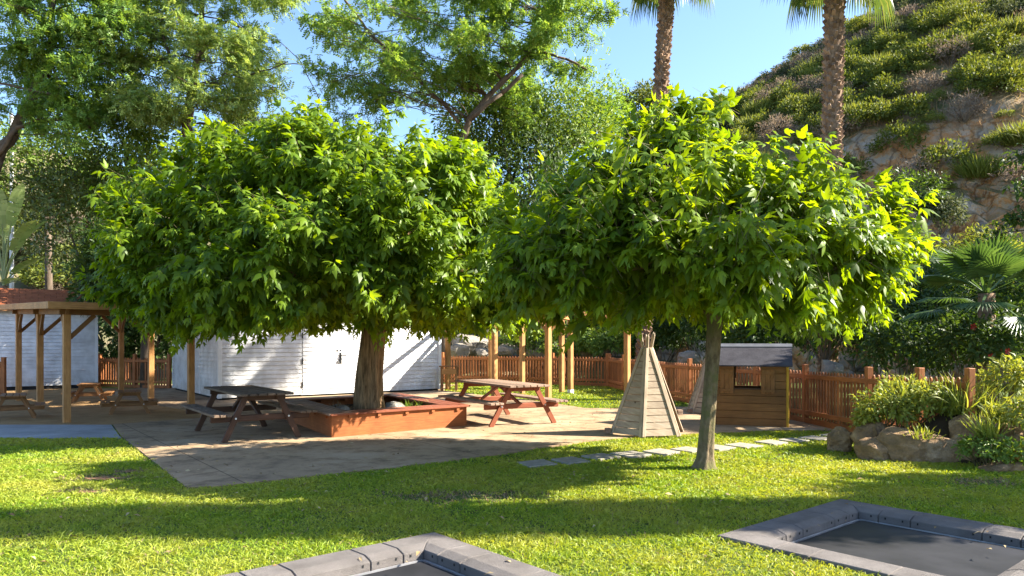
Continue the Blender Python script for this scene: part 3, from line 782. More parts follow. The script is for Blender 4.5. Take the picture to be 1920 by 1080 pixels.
# ------------------------------------------------------------------ picnic tables
def picnic(name, label, center, a, L, W, H, SH, spread, so, mats, group, ns=6, k=1.0, inset=.27):
    """local x = long axis.  W top width, SH seat height, so seat offset, spread between feet"""
    t = thing(name, label, 'picnic table', (center.x, center.y, center.z), a, group)
    top, frame = mats
    th = .038 * k
    m = MB(); bw = W / ns
    for i in range(ns):
        y = -W / 2 + bw * (i + .5); m.box((random.uniform(-.008, .008), y, H - th / 2 + random.uniform(-.002, .002)), (L, bw - .020 * k, th))
    m.build('tabletop', top, t, bevel=.005 * k)
    sw = .28 * k
    for sg in (-1, 1):
        m = MB(); nb = 2 if ns <= 5 else 3
        for i in range(nb):
            m.box((random.uniform(-.006, .006), sg * so + (i - (nb - 1) / 2) * sw / nb, SH - th / 2), (L, sw / nb - .016 * k, th))
        st = m.build('bench_seat', top, t, bevel=.005 * k)
    lt = .09 * k
    for sx in (-1, 1):
        x = sx * (L / 2 - inset)
        for sg in (-1, 1):
            m = MB(); m.beam((x, sg * spread / 2, -.005), (x, sg * W * .30, H - th - .005), lt * 1.0, .045 * k, up=(1, 0, 0))
            m2 = m.build('leg', frame, t, bevel=.004 * k)
        m = MB(); xx = x - sx * .048 * k
        m.box((xx, 0, SH - th - .055 * k), (.045 * k, 2 * so + sw * .8, .10 * k)); m.build('crossbeam', frame, t, bevel=.012 * k)
        m = MB(); m.box((xx, 0, H - th - .045 * k), (.045 * k, W * .90, .085 * k)); m.build('top_batten', frame, t, bevel=.012 * k)
        bl = MB()
        for sg in (-1, 1):
            yy = sg * (W * .30 + (spread / 2 - W * .30) * (H - SH + .06) / H)
            bl.tube([(x + sx * .02 * k, yy, SH - .09 * k), (x + sx * .032 * k, yy, SH - .09 * k)], .016 * k, 8)
        bl.build('bolt', M['metal'], t)
    if k > .8:
        m = MB(); m.beam((-L / 2 + inset + .1, 0, SH - .08), (0, 0, H - .08), .05, .045); m.build('brace', frame, t)
        m = MB(); m.beam((L / 2 - inset - .1, 0, SH - .08), (.0, .05, H - .08), .05, .045); m.build('brace', frame, t)
    return t
pg = 'picnic tables on the patio'
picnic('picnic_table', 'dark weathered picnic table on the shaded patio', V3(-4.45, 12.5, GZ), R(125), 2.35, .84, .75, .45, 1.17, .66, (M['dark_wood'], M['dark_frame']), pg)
picnic('picnic_table', 'red legged picnic table with greyed boards standing in the sun', V3(-.23, 14.6, GZ), R(119), 2.35, .86, .75, .45, 1.36, .68, (M['grey_boards'], M['red_wood']), pg)
kg = 'small picnic tables on the sand'
for lb, p, a in (("child's wooden picnic table on the sand right of the bracketed pergola post", V3(-8.3, 16.2, .01), R(118)),
                 ("child's wooden picnic table on the sand furthest back towards the shed", V3(-10.75, 19.0, .01), R(112)),
                 ("child's wooden picnic table on the sand cut off by the photo's edge", V3(-10.15, 15.2, .01), R(122))):
    lb = lb.replace('right of the bracketed pergola post', 'nearest the white shed doors')
    picnic('small_picnic_table', lb, p, a, .92, .46, .48, .27, .74, .46, (M['pine_dk'], M['pine_dk']), kg, ns=4, k=.7, inset=.14)

# ------------------------------------------------------------------ planter bench round the big tree
PN = V3(-2.907, 12.04, 0); PR = V3(-.83, 13.72, 0); PL = V3(-4.66, 15.1, 0); PB = PR + (PL - PN)
def planter():
    t = thing('planter_bench', 'square orange timber planter with bench boards round the big tree', 'planter', (PN.x, PN.y, 0))
    c = [p - PN for p in (PN, PR, PB, PL)]; cen = sum(c, V3(0, 0)) / 4; H = .36
    for i in range(4):
        p, q = c[i], c[(i + 1) % 4]; d = (q - p).normalized(); n = Vector((d.y, -d.x, 0))
        m = MB(); m.beam(p + d * .0 - n * .02 + V3(0, 0, H / 2 + .01), q - d * .04 - n * .02 + V3(0, 0, H / 2 + .01), .035, H, ); m.build('side_panel', M['corten'], t, bevel=.004)
        # bench boards: three long boards, mitred
        m = MB(); o = .05; bw = .40
        nb = 3 if i in (0, 1) else 5
        for k in range(nb):
            w0 = -o + (bw + o) * k / nb; w1 = -o + (bw + o) * (k + 1) / nb - .012
            pts = []
            for s, ww in ((p, w0), (q, w0), (q, w1), (p, w1)):
                sg = 1 if s is p else -1
                pts.append(s - n * ww + d * sg * max(-.05, ww) * 1.0)
            m.hexa([x + V3(0, 0, H + .012) for x in pts] + [x + V3(0, 0, H + .045) for x in pts])
        m.build('bench_boards', M['red_wood'] if i in (0, 1, 2) else M['grey_boards'], t, bevel=.004)
        L = (q - p).length; nk = 5
        for k in range(nk):
            s = p + d * L * (k + .6) / nk
            b = MB(); b.beam(s + n * .03 + V3(0, 0, H - .018), s - n * .30 + V3(0, 0, H - .018), .06, .055); b.build('bearer', M['corten'], t)
    m = MB(); ii = [x + (cen - x).normalized() * .06 for x in c]
    m.add([x + V3(0, 0, .22) for x in ii], [(0, 1, 2, 3)]); m.build('soil', M['soil'], t)
planter()
T1 = V3(-2.78, 14.55)

# ------------------------------------------------------------------ rocks
def rock_mesh(seed, sx, sy, sz, sub=3, rough=.35, flat=True):
    import bmesh
    bm = bmesh.new(); bmesh.ops.create_icosphere(bm, subdivisions=sub, radius=1.0)
    o = Vector((seed * 3.7, seed * 1.3, seed * 7.1))
    for v in bm.verts:
        n = v.co.normalized()
        d = 1 + rough * noise.noise(n * 1.1 + o) + rough * .55 * noise.noise(n * 2.6 + o) + rough * .25 * noise.noise(n * 6 + o)
        q = n * d
        f = max(abs(q.x), abs(q.y), abs(q.z)); q = q.lerp(q * (0.82 / max(f, .5)), .45)   # squarer, as broken stone
        v.co = Vector((q.x * sx, q.y * sy, q.z * sz))
    rr = random.Random(seed)
    for _ in range(9):
        n = Vector((rr.gauss(0, 1), rr.gauss(0, 1), rr.gauss(.2, .8))).normalized(); lim = rr.uniform(.62, .85)
        for v in bm.verts:
            q = Vector((v.co.x / sx, v.co.y / sy, v.co.z / sz)); e = q.dot(n) - lim
            if e > 0:
                q -= n * e * .93
                v.co = Vector((q.x * sx, q.y * sy, q.z * sz))
    for v in bm.verts:
        n = v.co.normalized(); k_ = min(sx, sy, sz)
        v.co += n * k_ * (.10 * noise.noise(v.co * 5 / k_ * .6 + o) + .05 * noise.noise(v.co * 14 / k_ * .5 + o))
    me = bpy.data.meshes.new('rock'); bm.to_mesh(me); bm.free()
    return me
def rock(p, sx, sy, sz, seed, label, mat='rock', group=None, rz=0, name='rock', tilt=0, sub=4):
    o = link(name, rock_mesh(seed, sx, sy, sz, sub), M[mat], None, p); o.rotation_euler = (tilt, tilt * .5, rz)
    return tag(o, label, 'rock', group)
rg = 'rocks edging the garden bed'
rock(V3(5.42, 9.93, .10), .55, .36, .33, 1, 'largest reddish rock with a broad flat top at the lawn edge', group=rg, rz=-.15, tilt=.12)
rock(V3(4.88, 10.05, .07), .30, .28, .22, 2, 'low rock at the teepee end of the bed beside the lawn', group=rg, rz=.3)
rock(V3(5.05, 10.5, .22), .34, .28, .24, 3, 'mossy rock behind the low end rock under the leafy shrub', group=rg, rz=.8)
rock(V3(6.05, 9.88, .26), .34, .32, .40, 4, 'upright dark rock beside the largest reddish rock', group=rg, rz=1.1, tilt=.2)
rock(V3(6.55, 10.2, .52), .42, .34, .34, 5, 'rock higher on the bed among grass tufts', group=rg, rz=.4)
rock(V3(6.45, 9.55, .30), .34, .26, .26, 9, 'rough rock low at the photo edge below the high rocks', group=rg, rz=.9, tilt=.15)
rock(V3(6.05, 9.15, .02), .40, .22, .10, 6, 'flat stone half sunk in the lawn below the bed plants', group=rg, rz=.1)
rock(V3(4.72, 10.75, .14), .20, .2, .2, 7, 'small square rock tucked behind the low end rock', group=rg, rz=.5)
pgk = 'stones in the planter'
for i, (dx, dy, s, lb) in enumerate(((.55, -.18, .25, 'large rounded grey stone beside the big trunk in the planter'), (-.45, -.42, .17, 'flat grey stone at the foot of the big trunk'),
                                     (.95, .30, .15, 'pale stone near the sunny corner inside the planter'), (-.62, -.05, .14, 'small stone behind the slatted bench side of the planter'))):
    rock(V3(T1.x + dx, T1.y + dy, .27), s, s * .75, s * .62, 20 + i, lb, 'pebble', pgk, rz=i, name='stone', sub=3)
bgk = 'boulders on the bank behind the fence'
for i, (px, py, d, s, lb) in enumerate(((880, 648, 30.5, .75, 'pale boulder on the bank behind the fence next to the shed corner'), (925, 640, 31.5, .8, 'rounded boulder on the bank between two pergola posts'),
        (950, 655, 29.8, .4, 'small pale boulder just over the fence rail between pergola posts'), (858, 658, 29.6, .45, 'small pale boulder low beside the first pergola post'), (995, 652, 31, .6, 'boulder behind the fence right of the table end'),
        (1018, 657, 30, .6, 'grey boulder just beyond the front pergola post'), (1095, 660, 30, .6, 'shaded boulder behind the fence corner'), (1290, 672, 23, .35, 'boulder behind the fence beside the slim trunk'),
        (1560, 690, 17, .3, 'shaded boulder behind the fence near the playhouse'), (905, 662, 29.4, .3, 'little boulder at the fence top below the rounded boulder'))):
    lb = lb.replace('right of the table end', 'beyond the sunny table').replace('right ', '')
    p = atd(px, py, d); rock(p, s * 1.2, s, s * .75, 40 + i, lb, 'rock_pale', bgk, rz=i * 1.3, name='boulder', sub=3)

# garden bed mound
def mound_h(x, y):
    xb = np.interp(y, [9.0, 9.5, 9.8, 10.4, 11.0, 12.0, 13.8], [6.3, 5.3, 4.75, 4.65, 5.1, 5.95, 6.3])
    yf = 9.75 - .38 * (x - 5)
    sm = lambda t: np.clip(t, 0, 1) ** 2 * (3 - 2 * np.clip(t, 0, 1))
    return .72 * sm((x - xb) / 1.7) * sm((y - yf + .15) / 1.1) * sm((8.6 - x) / 1.6) + .03 * vnoise(x, y, 2.3, 3)
def grid_mesh(name, xs, ys, fn):
    X, Y = np.meshgrid(xs, ys); Z = fn(X, Y); n, m_ = X.shape
    V = np.stack([X, Y, Z], -1).reshape(-1, 3); idx = np.arange(n * m_).reshape(n, m_)
    q = np.stack([idx[:-1, :-1], idx[:-1, 1:], idx[1:, 1:], idx[1:, :-1]], -1).reshape(-1, 4)
    me = mesh_np(name, V, q.ravel(), np.full(len(q), 4)); me.polygons.foreach_set('use_smooth', [True] * len(me.polygons)); return me
structure('garden_bed', grid_mesh('garden_bed', np.linspace(4.3, 13, 70), np.linspace(8.2, 13.8, 50), lambda x, y: mound_h(x, y) - .06), M['soil'])

# ------------------------------------------------------------------ teepees
def teepee(c, label, rz, r=.65, H=1.44, hook=True):
    t = thing('wooden_teepee', label, 'play teepee', (c.x, c.y, GZ), rz, 'wooden play teepees')
    rt = .095; z0 = .02
    cor = lambda k, z: Vector((math.cos(k * math.pi / 3), math.sin(k * math.pi / 3), 0)) * (r + (rt - r) * (z - z0) / (H - z0)) + V3(0, 0, z)
    nb = 13
    for k in range(6):
        if k == 1: continue          # the entrance is at the back
        m = MB()
        for i in range(nb):
            za = z0 + (H - z0) * i / nb; zb = z0 + (H - z0) * (i + 1) / nb - .011
            a, b, c2, d = cor(k, za), cor(k + 1, za), cor(k + 1, zb), cor(k, zb)
            inn = Vector((-math.cos((k + .5) * math.pi / 3), -math.sin((k + .5) * math.pi / 3), 0)) * .02
            m.hexa([a + inn, b + inn, b, a, d + inn, c2 + inn, c2, d])
        m.build('boarded_side', M['teepee'], t)
    for k in range(6):
        m = MB(); p, q = cor(k, 0.0), cor(k, H + .005); out = Vector((math.cos(k * math.pi / 3), math.sin(k * math.pi / 3), 0)); sd = Vector((-out.y, out.x, 0))
        for sg in (-1, 1):           # two boards meeting on the corner
            n2 = (out * math.cos(R(30)) + sd * sg * math.sin(R(30))); s2 = Vector((-n2.y, n2.x, 0)) * sg
            off = s2 * .030 + n2 * .008
            k2 = .55
            m.beam(p + off, q + s2 * .018 + n2 * .008, .02, .052, up=s2)
        m.build('corner_batten', M['teepee'], t, bevel=.003)
    for k in range(6):
        a = k * math.pi / 3 + .25; o = Vector((math.cos(a), math.sin(a), 0)); m = MB()
        q0, q1 = o * .055 + V3(0, 0, H - .12), o * .125 + V3(0, 0, H + .19 + .02 * (k % 3))
        m.tube([q0, q1, q1 + (q1 - q0).normalized() * .045], [.022, .022, .006], 8); m.build('pole', M['teepee'], t)
    for k in (2, 5):
        m = MB(); p = cor(k, .30 if k == 2 else .02); o = Vector((math.cos(k * math.pi / 3), math.sin(k * math.pi / 3), 0))
        m.box(p + o * .05 + V3(0, 0, .04), (.09, .09, .08), rot2(k * math.pi / 3))
        m.build('corner_block', M['grey_boards'], t, bevel=.005)
teepee(V3(2.29, 12.66), 'silvered timber teepee standing in full view beside the patio edge', R(-107.5))
teepee(V3(4.42, 16.3), 'silvered timber teepee partly hidden behind the slim trunk and playhouse', R(-95), r=.62)

# ------------------------------------------------------------------ playhouse
def playhouse():
    A = V3(3.79, 13.90); w_ = V3(.947, -.32).normalized(); a = math.atan2(w_.y, w_.x)
    t = thing('playhouse', 'small brown boarded playhouse with grey felt roof and open shutters', 'playhouse', (A.x, A.y, GZ), a)
    W, D, H = 1.24, .95, 1.10; wx0, wx1, wz0, wz1 = .33, .80, .69, .99
    def bwall(y, nrm, name='wall'):
        m = MB(); n = 8; bh = H / n
        for i in range(n):
            z0, z1 = i * bh, (i + 1) * bh - .005
            segs = [(0, W)] if z1 <= wz0 + .005 or z0 >= wz1 - .01 else [(0, wx0), (wx1, W)]
            for s0, s1 in segs:
                zz0, zz1 = z0, z1
                m.box(((s0 + s1) / 2, y, (zz0 + zz1) / 2), (s1 - s0, .03, zz1 - zz0))
        m.build(name, M['house'], t, bevel=.004)
    bwall(0, -1); bwall(D, 1)
    for x in (.0, W):
        m = MB(); n = 8; bh = H / n
        for i in range(n): m.box((x + (.015 if x == 0 else -.015), D / 2, (i + .5) * bh), (.03, D - .032, bh - .005))
        # gable board
        xx = x + (.015 if x == 0 else -.015)
        m.prism([(0, 0)], 0, 0) if False else None
        vs = [(xx - .012, 0, H), (xx - .012, D, H), (xx - .012, D / 2, H + .33), (xx + .012, 0, H), (xx + .012, D, H), (xx + .012, D / 2, H + .33)]
        m.add(vs, [(0, 2, 1), (3, 4, 5), (0, 1, 4, 3), (1, 2, 5, 4), (2, 0, 3, 5)])
        m.build('wall', M['house'], t, bevel=.003)
    for x, mt in ((-.02, 'house_lt'), (W + .02, 'yellow')):
        m = MB(); m.box((x, -.008, H / 2), (.045, .055, H)); m.build('corner_strip', M[mt], t, bevel=.004)
    # window opening with frame, sill, shutters
    m = MB(); m.box(((wx0 + wx1) / 2, -.0, wz0 - .012), (wx1 - wx0 + .03, .06, .022)); m.build('window_sill', M['dark_frame'], t)
    m = MB(); m.box(((wx0 + wx1) / 2, .06, wz0 - .07), (wx1 - wx0, .04, .12)); m.build('inner_shelf', M['dark_frame'], t)
    for s0, s1 in ((.085, wx0 - .005), (wx1 + .005, 1.045)):
        m = MB(); k = 3
        for i in range(k):
            xa = s0 + (s1 - s0) * i / k; xb = s0 + (s1 - s0) * (i + 1) / k - .003
            m.box(((xa + xb) / 2, -.026, (wz0 + wz1) / 2 - .03), (xb - xa, .016, wz1 - wz0 + .14))
        sh = m.build('shutter', M['house_lt'], t, bevel=.003)
        m = MB(); zb, zt_ = wz0 - .04, wz1 - .02
        m.box(((s0 + s1) / 2, -.042, zb), (s1 - s0 - .02, .014, .045)); m.box(((s0 + s1) / 2, -.042, zt_), (s1 - s0 - .02, .014, .045))
        m.beam((s0 + .03, -.042, zb + .03), (s1 - .03, -.042, zt_ - .03), .014, .035, up=(0, 1, 0))
        m.build('shutter_brace', M['house_lt'], sh)
    # felt roof
    ov, zr, ze = .10, H + .37, H - .01; m = MB(); th = .022
    for sg in (0, 1):
        e0 = Vector((-ov, -ov - .03 if not sg else D + ov + .03, ze)); e1 = Vector((W + ov, e0.y, ze)); r0 = Vector((-ov, D / 2, zr)); r1 = Vector((W + ov, D / 2, zr))
        u = V3(0, 0, th); n = 6
        pts = []
        for i in range(n + 1):
            pts.append((e0.lerp(r0, i / n), e1.lerp(r1, i / n)))
        m.hexa([e0, e1, r1, r0, e0 + u, e1 + u, r1 + u, r0 + u])
    rf = m.build('roof', M['felt'], t)
    m = MB()
    for sg in (-1, 1):
        m.hexa([(-ov - .01, D / 2, zr + .024), (W + ov + .01, D / 2, zr + .024), (W + ov + .01, D / 2 + sg * .09, zr - .035), (-ov - .01, D / 2 + sg * .09, zr - .035),
                (-ov - .01, D / 2, zr + .036), (W + ov + .01, D / 2, zr + .036), (W + ov + .01, D / 2 + sg * .09, zr - .020), (-ov - .01, D / 2 + sg * .09, zr - .020)])
    m.build('ridge_cap', M['felt_cap'], rf)
    m = MB(); m.box((W / 2, D / 2, .02), (W - .07, D - .07, .03)); m.build('floor_board', M['dark_frame'], t)
playhouse()

# ------------------------------------------------------------------ trees
def limb(m, p0, p1, r0, r1, sag=.15, wob=.08, n=6, seg=7):
    p0 = Vector(p0); p1 = Vector(p1); L = (p1 - p0).length; pts, rs = [], []
    ph = random.random() * 9
    for i in range(n + 1):
        t = i / n; p = p0.lerp(p1, t) + V3(0, 0, sag * L * math.sin(math.pi * t))
        p += Vector((noise.noise((t * 2.3, ph, 0)), noise.noise((ph, t * 2.3, 3)), noise.noise((5, ph, t * 2.3)))) * wob * L * math.sin(math.pi * t)
        pts.append(p); rs.append(r0 + (r1 - r0) * t)
    m.tube(pts, rs, seg); return pts

def umbrella_leaves(center, prof, nsh, nl, size, seed, lump=.10, ysc=1.0):
    """leafy shoots over a clipped dome. prof: (r, z) from the underside centre round to the top, z in world metres"""
    g = np.random.default_rng(seed)
    pr = np.array(prof, float); seg = np.diff(pr, axis=0); ln = np.linalg.norm(seg, axis=1)
    area = ln * (pr[:-1, 0] + pr[1:, 0]) / 2 + .02; cum = np.concatenate([[0], np.cumsum(area)]) / area.sum()
    slen = np.concatenate([[0], np.cumsum(ln)])
    def at_s(q):
        return np.interp(q, slen, pr[:, 0]), np.interp(q, slen, pr[:, 1]), np.clip(np.searchsorted(slen, q) - 1, 0, len(seg) - 1)
    # boughs: shoots gather in clumps that stand proud of the dome, with hollows between
    ncl = nsh // 8
    u = g.random(ncl); i = np.clip(np.searchsorted(cum, u) - 1, 0, len(seg) - 1); f = (u - cum[i]) / (cum[i + 1] - cum[i])
    cs = slen[i] + f * ln[i]; ct = g.random(ncl) * 2 * np.pi; cd = g.normal(0, .16, ncl)
    k = g.integers(0, ncl, nsh); loose = g.random(nsh) < .22
    q = np.where(loose, slen[-1] * np.sqrt(g.random(nsh)), cs[k] + g.normal(0, .21, nsh)); q = np.clip(q, .02, slen[-1] - .02)
    rr, zz, i = at_s(q)
    th = np.where(loose, g.random(nsh) * 2 * np.pi, ct[k] + g.normal(0, .21, nsh) / np.maximum(rr, .4))
    nr = seg[i, 1] / ln[i]; nz = -seg[i, 0] / ln[i]
    rad = np.stack([np.cos(th), np.sin(th), 0 * th], 1); up = np.array([0, 0, 1.0])
    n = unit(rad * nr[:, None] + up * nz[:, None])
    lumps = 1 + lump * (np.sin(3 * th + 1.3 * zz + seed) * .5 + np.sin(5 * th - 2.1 * zz + 2 * seed) * .5 + .5 * np.sin(9 * th + 3 * zz))
    depth = np.where(loose, -np.abs(g.normal(0, .5, nsh)) - .15, cd[k] - np.abs(g.normal(0, .20, nsh)) + .05)
    far = (g.random(nsh) < .10) & (n[:, 2] > -.1); depth[far] = g.random(far.sum()) * .42
    P = np.asarray(center)[None, :] + rad * (rr * lumps)[:, None] + up * zz[:, None] + n * depth[:, None]
    under = np.clip(-nz, 0, 1)
    d = unit(n * .55 + rad * .45 + up * (.35 - .75 * under)[:, None] + g.normal(0, .38, (nsh, 3)))
    SL = g.uniform(.32, .75, nsh)
    ref = g.normal(0, 1, (nsh, 3)); a = unit(np.cross(d, ref)); b = np.cross(d, a)
    Ps, As, Ns, Sc = [], [], [], []
    tw = []
    for j in range(nl):
        t = (j + g.random(nsh) * .6) / nl
        ph = j * 2.4 + g.random(nsh) * .8
        side = a * np.cos(ph)[:, None] + b * np.sin(ph)[:, None]
        ax = unit(side * .80 + d * .42 + rad * .28 - up * (.18 + .55 * g.random(nsh) + .35 * under)[:, None] + g.normal(0, .22, (nsh, 3)))
        pos = P + d * (SL * (t - .72))[:, None] - up * (.16 * (t ** 2) * SL)[:, None] + ax * .05
        nm = up * 1.0 + n * .30 + g.normal(0, .40, (nsh, 3))
        s = size * (1.2 - .65 * t) * g.uniform(.6, 1.2, nsh)
        Ps.append(pos); As.append(ax); Ns.append(nm); Sc.append(s)
    tw = (P - d * (SL * .8)[:, None], P + d * (SL * .25)[:, None])
    nf = int(nsh * 1.3)                                        # older leaves inside the crown
    q = slen[-1] * np.sqrt(g.random(nf)); rr, zz, _ = at_s(q); th = g.random(nf) * 2 * np.pi; rf = rr * np.sqrt(g.random(nf)) * .85
    zb = prof[0][1] + .25; zz = zb + (zz - zb) * np.clip(g.random(nf) * 1.1, 0, .9)
    Ps.append(np.asarray(center)[None] + np.stack([rf * np.cos(th), rf * np.sin(th), zz], 1)); As.append(unit(g.normal(0, 1, (nf, 3)) - up * .4)); Ns.append(g.normal(0, .5, (nf, 3)) + up); Sc.append(size * g.uniform(.8, 1.3, nf))
    Pa = np.concatenate(Ps); Pa[:, 1] = center[1] + (Pa[:, 1] - center[1]) * ysc
    return Pa, np.concatenate(As), np.concatenate(Ns), np.concatenate(Sc), tw

def twigs_np(A, B, r):
    """thin three-sided twigs"""
    n = len(A); d = unit(B - A); a = unit(np.cross(d, np.array([.3, .5, .81]))); b = np.cross(d, a)
    ring = [a, -.5 * a + .87 * b, -.5 * a - .87 * b]
    V = np.stack([A + q * r for q in ring] + [B + q * r * .4 for q in ring], 1).reshape(-1, 3)
    f = np.array([0, 1, 4, 3, 1, 2, 5, 4, 2, 0, 3, 5]); loops = (f[None] + (np.arange(n) * 6)[:, None]).ravel()
    return V, loops, np.full(3 * n, 4)

def trunk_mesh(m, pts, rad, seg=28, flute=.0, ph=0):
    """trunk with fluted, uneven sections"""
    k = len(m.v); n = len(pts)
    for i, p in enumerate(pts):
        p = Vector(p); t = i / (n - 1)
        for j in range(seg):
            a = 2 * math.pi * j / seg
            r = rad[i] * (1 + flute * (.5 * math.sin(5 * a + 2.2 * t + ph) + .35 * math.sin(9 * a - 3 * t + ph) + .5 * noise.noise((math.cos(a) * 2, math.sin(a) * 2, t * 3 + ph))))
            m.v.append((p.x + r * math.cos(a), p.y + r * math.sin(a), p.z))
    for i in range(n - 1):
        for j in range(seg):
            j2 = (j + 1) % seg
            m.f.append([k + i * seg + j, k + i * seg + j2, k + (i + 1) * seg + j2, k + (i + 1) * seg + j]); m.uv.append([(0, 0)] * 4)

def mulberry(label, base, cc, prof, nsh, nl, size, trunk_pts, trunk_r, mat, bmat, seed, zt, fl, nlimb, group='clipped mulberry trees'):
    random.seed(seed)
    t = thing('mulberry_tree', label, 'tree', base, 0, group)
    P, A, N, s, tw = umbrella_leaves((cc[0] - base[0], cc[1] - base[1], -base[2]), prof, nsh, nl, size, seed, ysc=.88 if seed == 23 else 1.0)
    P = P + 0; 
    me = mesh_np('crown', *scatter(LOBED[0], LOBED[1], P, A, N, s))
    cr = link('crown', me, M[mat], t); me.materials.append(M['mulberry_tip'])
    kk = len(LOBED[1]); mi = np.zeros(len(P), dtype=np.int32); j0 = int(nl * .62) * nsh; mi[j0:nl * nsh] = 1
    mi[(np.random.default_rng(seed + 1).random(len(P)) < .06) & (np.arange(len(P)) < nl * nsh)] = 1
    me.polygons.foreach_set('material_index', np.repeat(mi, kk))
    m = MB(); trunk_mesh(m, trunk_pts, trunk_r, 30, fl, seed)
    top = Vector(trunk_pts[-1])
    tr = m.build('trunk', M[bmat], t, smooth=True)
    m = MB(); rmax = max(p[0] for p in prof); z1 = prof[-1][1] - base[2]
    c0 = Vector((cc[0] - base[0], cc[1] - base[1], 0))
    for i in range(nlimb):
        a = i * 2.4 + random.uniform(-.3, .3); q = .35 + .5 * random.random()
        tip = c0 + Vector((math.cos(a) * rmax * q, math.sin(a) * rmax * q, top.z + (z1 - top.z) * (.12 + .6 * (1 - q) * random.random() * 1.3)))
        st = top + V3(0, 0, -.3 * random.random() - .02)
        pts = limb(m, st, tip, trunk_r[-1] * .38, .022, .10, .14, 8)
        for k in range(4):
            s0 = pts[3 + k]; dv = Vector((random.gauss(0, .5), random.gauss(0, .5), random.uniform(.1, .8))) * .9
            limb(m, s0, s0 + dv, .022, .007, .05, .1, 4, 5)
    m.build('branches', M[bmat], t, smooth=True)
    link('twigs', mesh_np('twigs', *twigs_np(tw[0], tw[1], .0035)), M['stem'], t)
    return t
b1 = V3(T1.x, T1.y, .2)
mulberry('big clipped mulberry with a thick furrowed trunk growing from the planter', b1, (-3.3, 14.6),
         [(.3, 2.45), (2.0, 2.25), (3.3, 2.0), (3.85, 2.42), (3.9, 3.0), (3.7, 3.8), (3.3, 4.45), (2.85, 4.9), (2.2, 5.22), (1.2, 5.42), (0, 5.45)],
         3200, 14, .218, [(0.03, 0, -.15), (.0, 0, .0), (-.02, 0, .25), (0, 0, .7), (.05, 0, 1.3), (.10, 0, 1.75), (.13, 0, 2.1)], [.33, .285, .262, .245, .235, .24, .25], 'mulberry', 'bark1', 11, 2.1, .20, 15)
b2 = at(1320, 880)
mulberry('smaller clipped mulberry with a slim leaning trunk growing from the lawn', b2, (2.33, 9.72),
         [(.2, 2.38), (1.4, 2.25), (2.05, 2.08), (2.42, 2.27), (2.52, 2.6), (2.36, 2.98), (1.95, 3.4), (1.42, 3.76), (.85, 4.08), (.35, 4.36), (0, 4.52)],
         1650, 13, .208, [(0, 0, -.05), (.0, 0, .05), (.015, 0, .15), (.04, 0, .5), (.075, .0, .9), (.105, 0, 1.3), (.13, 0, 1.7), (.15, 0, 2.05)], [.20, .135, .105, .09, .085, .083, .088, .10], 'mulberry_y', 'bark2', 23, 2.0, .13, 13)

def sky_tree(name, label, ell, nclump, d0, dd, cr, nspray, size, mat, trunk_px, trunk_r, seed, bmat='bark3', tmpl=PIN, cat='tree', group=None, sub=7, extra=()):
    """open crowned tree: limbs run out from the trunk to leafy clumps laid inside ellipses (photo pixels) at about distance d0"""
    random.seed(seed); g = np.random.default_rng(seed)
    tp = [atd(px, py, d) for px, py, d in trunk_px]; base = Vector((tp[0].x, tp[0].y, 0))
    t = thing(name, label, cat, base, 0, group)
    k = d0 / F
    m = MB(); pts = [p - base for p in tp]; pts[0].z = -.2
    fine = []
    for i in range(len(pts) - 1):
        for q in range(4): fine.append(pts[i].lerp(pts[i + 1], q / 4) + Vector((random.gauss(0, .03), random.gauss(0, .03), 0)))
    fine.append(pts[-1])
    m.tube(fine, [trunk_r * (1 - .72 * i / (len(fine) - 1)) for i in range(len(fine))], 10)
    wts = np.array([e[2] * e[3] for e in ell], float); cnt = np.maximum(1, np.round(nclump * wts / wts.sum())).astype(int)
    Ps, As, Ns, Sc = [], [], [], []; twA, twB = [], []
    for e, c in zip(ell, cnt):
        for _ in range(c):
            a = random.uniform(0, 2 * math.pi); q = math.sqrt(random.random())
            px, py = e[0] + e[2] * q * math.cos(a), e[1] + e[3] * q * math.sin(a)
            dep = d0 + dd * random.uniform(-1, 1)
            c3 = atd(px, py, d0) ; c3.y = dep
            c3 = c3 - base; r = cr * random.uniform(.7, 1.3)
            cand = [p for p in fine if p.z > fine[-1].z * .35 and p.z < c3.z + .6] or [fine[-1]]
            st = min(cand, key=lambda p: (p - c3).length + .35 * abs(p.z - c3.z))
            lp = limb(m, st, c3, max(.02, trunk_r * .13), .009, .08, .16, 7, 5)
            for s in range(sub):
                dv = Vector((random.gauss(0, 1), random.gauss(0, 1), random.gauss(.1, .55))).normalized() * r * random.uniform(.5, 1.1)
                s0 = lp[random.choice((4, 5, 6, 7))]; s1 = c3 + dv
                twA.append(s0); twB.append(s1)
                ns = nspray; f = g.random(ns) ** .6
                P = np.array(s0)[None] * (1 - f)[:, None] + np.array(s1)[None] * f[:, None] + g.normal(0, r * .20, (ns, 3))
                ax = unit(np.array(dv)[None] * .5 / r + g.normal(0, .75, (ns, 3)) + np.array([0, 0, -.12]))
                Ps.append(P); As.append(ax); Ns.append(np.array([0, 0, 1.0])[None] + g.normal(0, .42, (ns, 3))); Sc.append(size * g.uniform(.65, 1.25, ns))
    for (pxs, r0) in extra:
        q = [atd(a, b, c) - base for a, b, c in pxs]
        for i in range(len(q) - 1): limb(m, q[i], q[i + 1], r0 * (1 - .5 * i / len(q)), r0 * (1 - .5 * (i + 1) / len(q)), 0, .06, 4, 6)
    link('crown', mesh_np('crown', *scatter(tmpl[0], tmpl[1], np.concatenate(Ps), np.concatenate(As), np.concatenate(Ns), np.concatenate(Sc))), M[mat], t)
    m.build('trunk', M[bmat], t, smooth=True)
    link('twigs', mesh_np('twigs', *twigs_np(np.array([tuple(p) for p in twA]), np.array([tuple(p) for p in twB]), .014)), M[bmat], t)
    return t
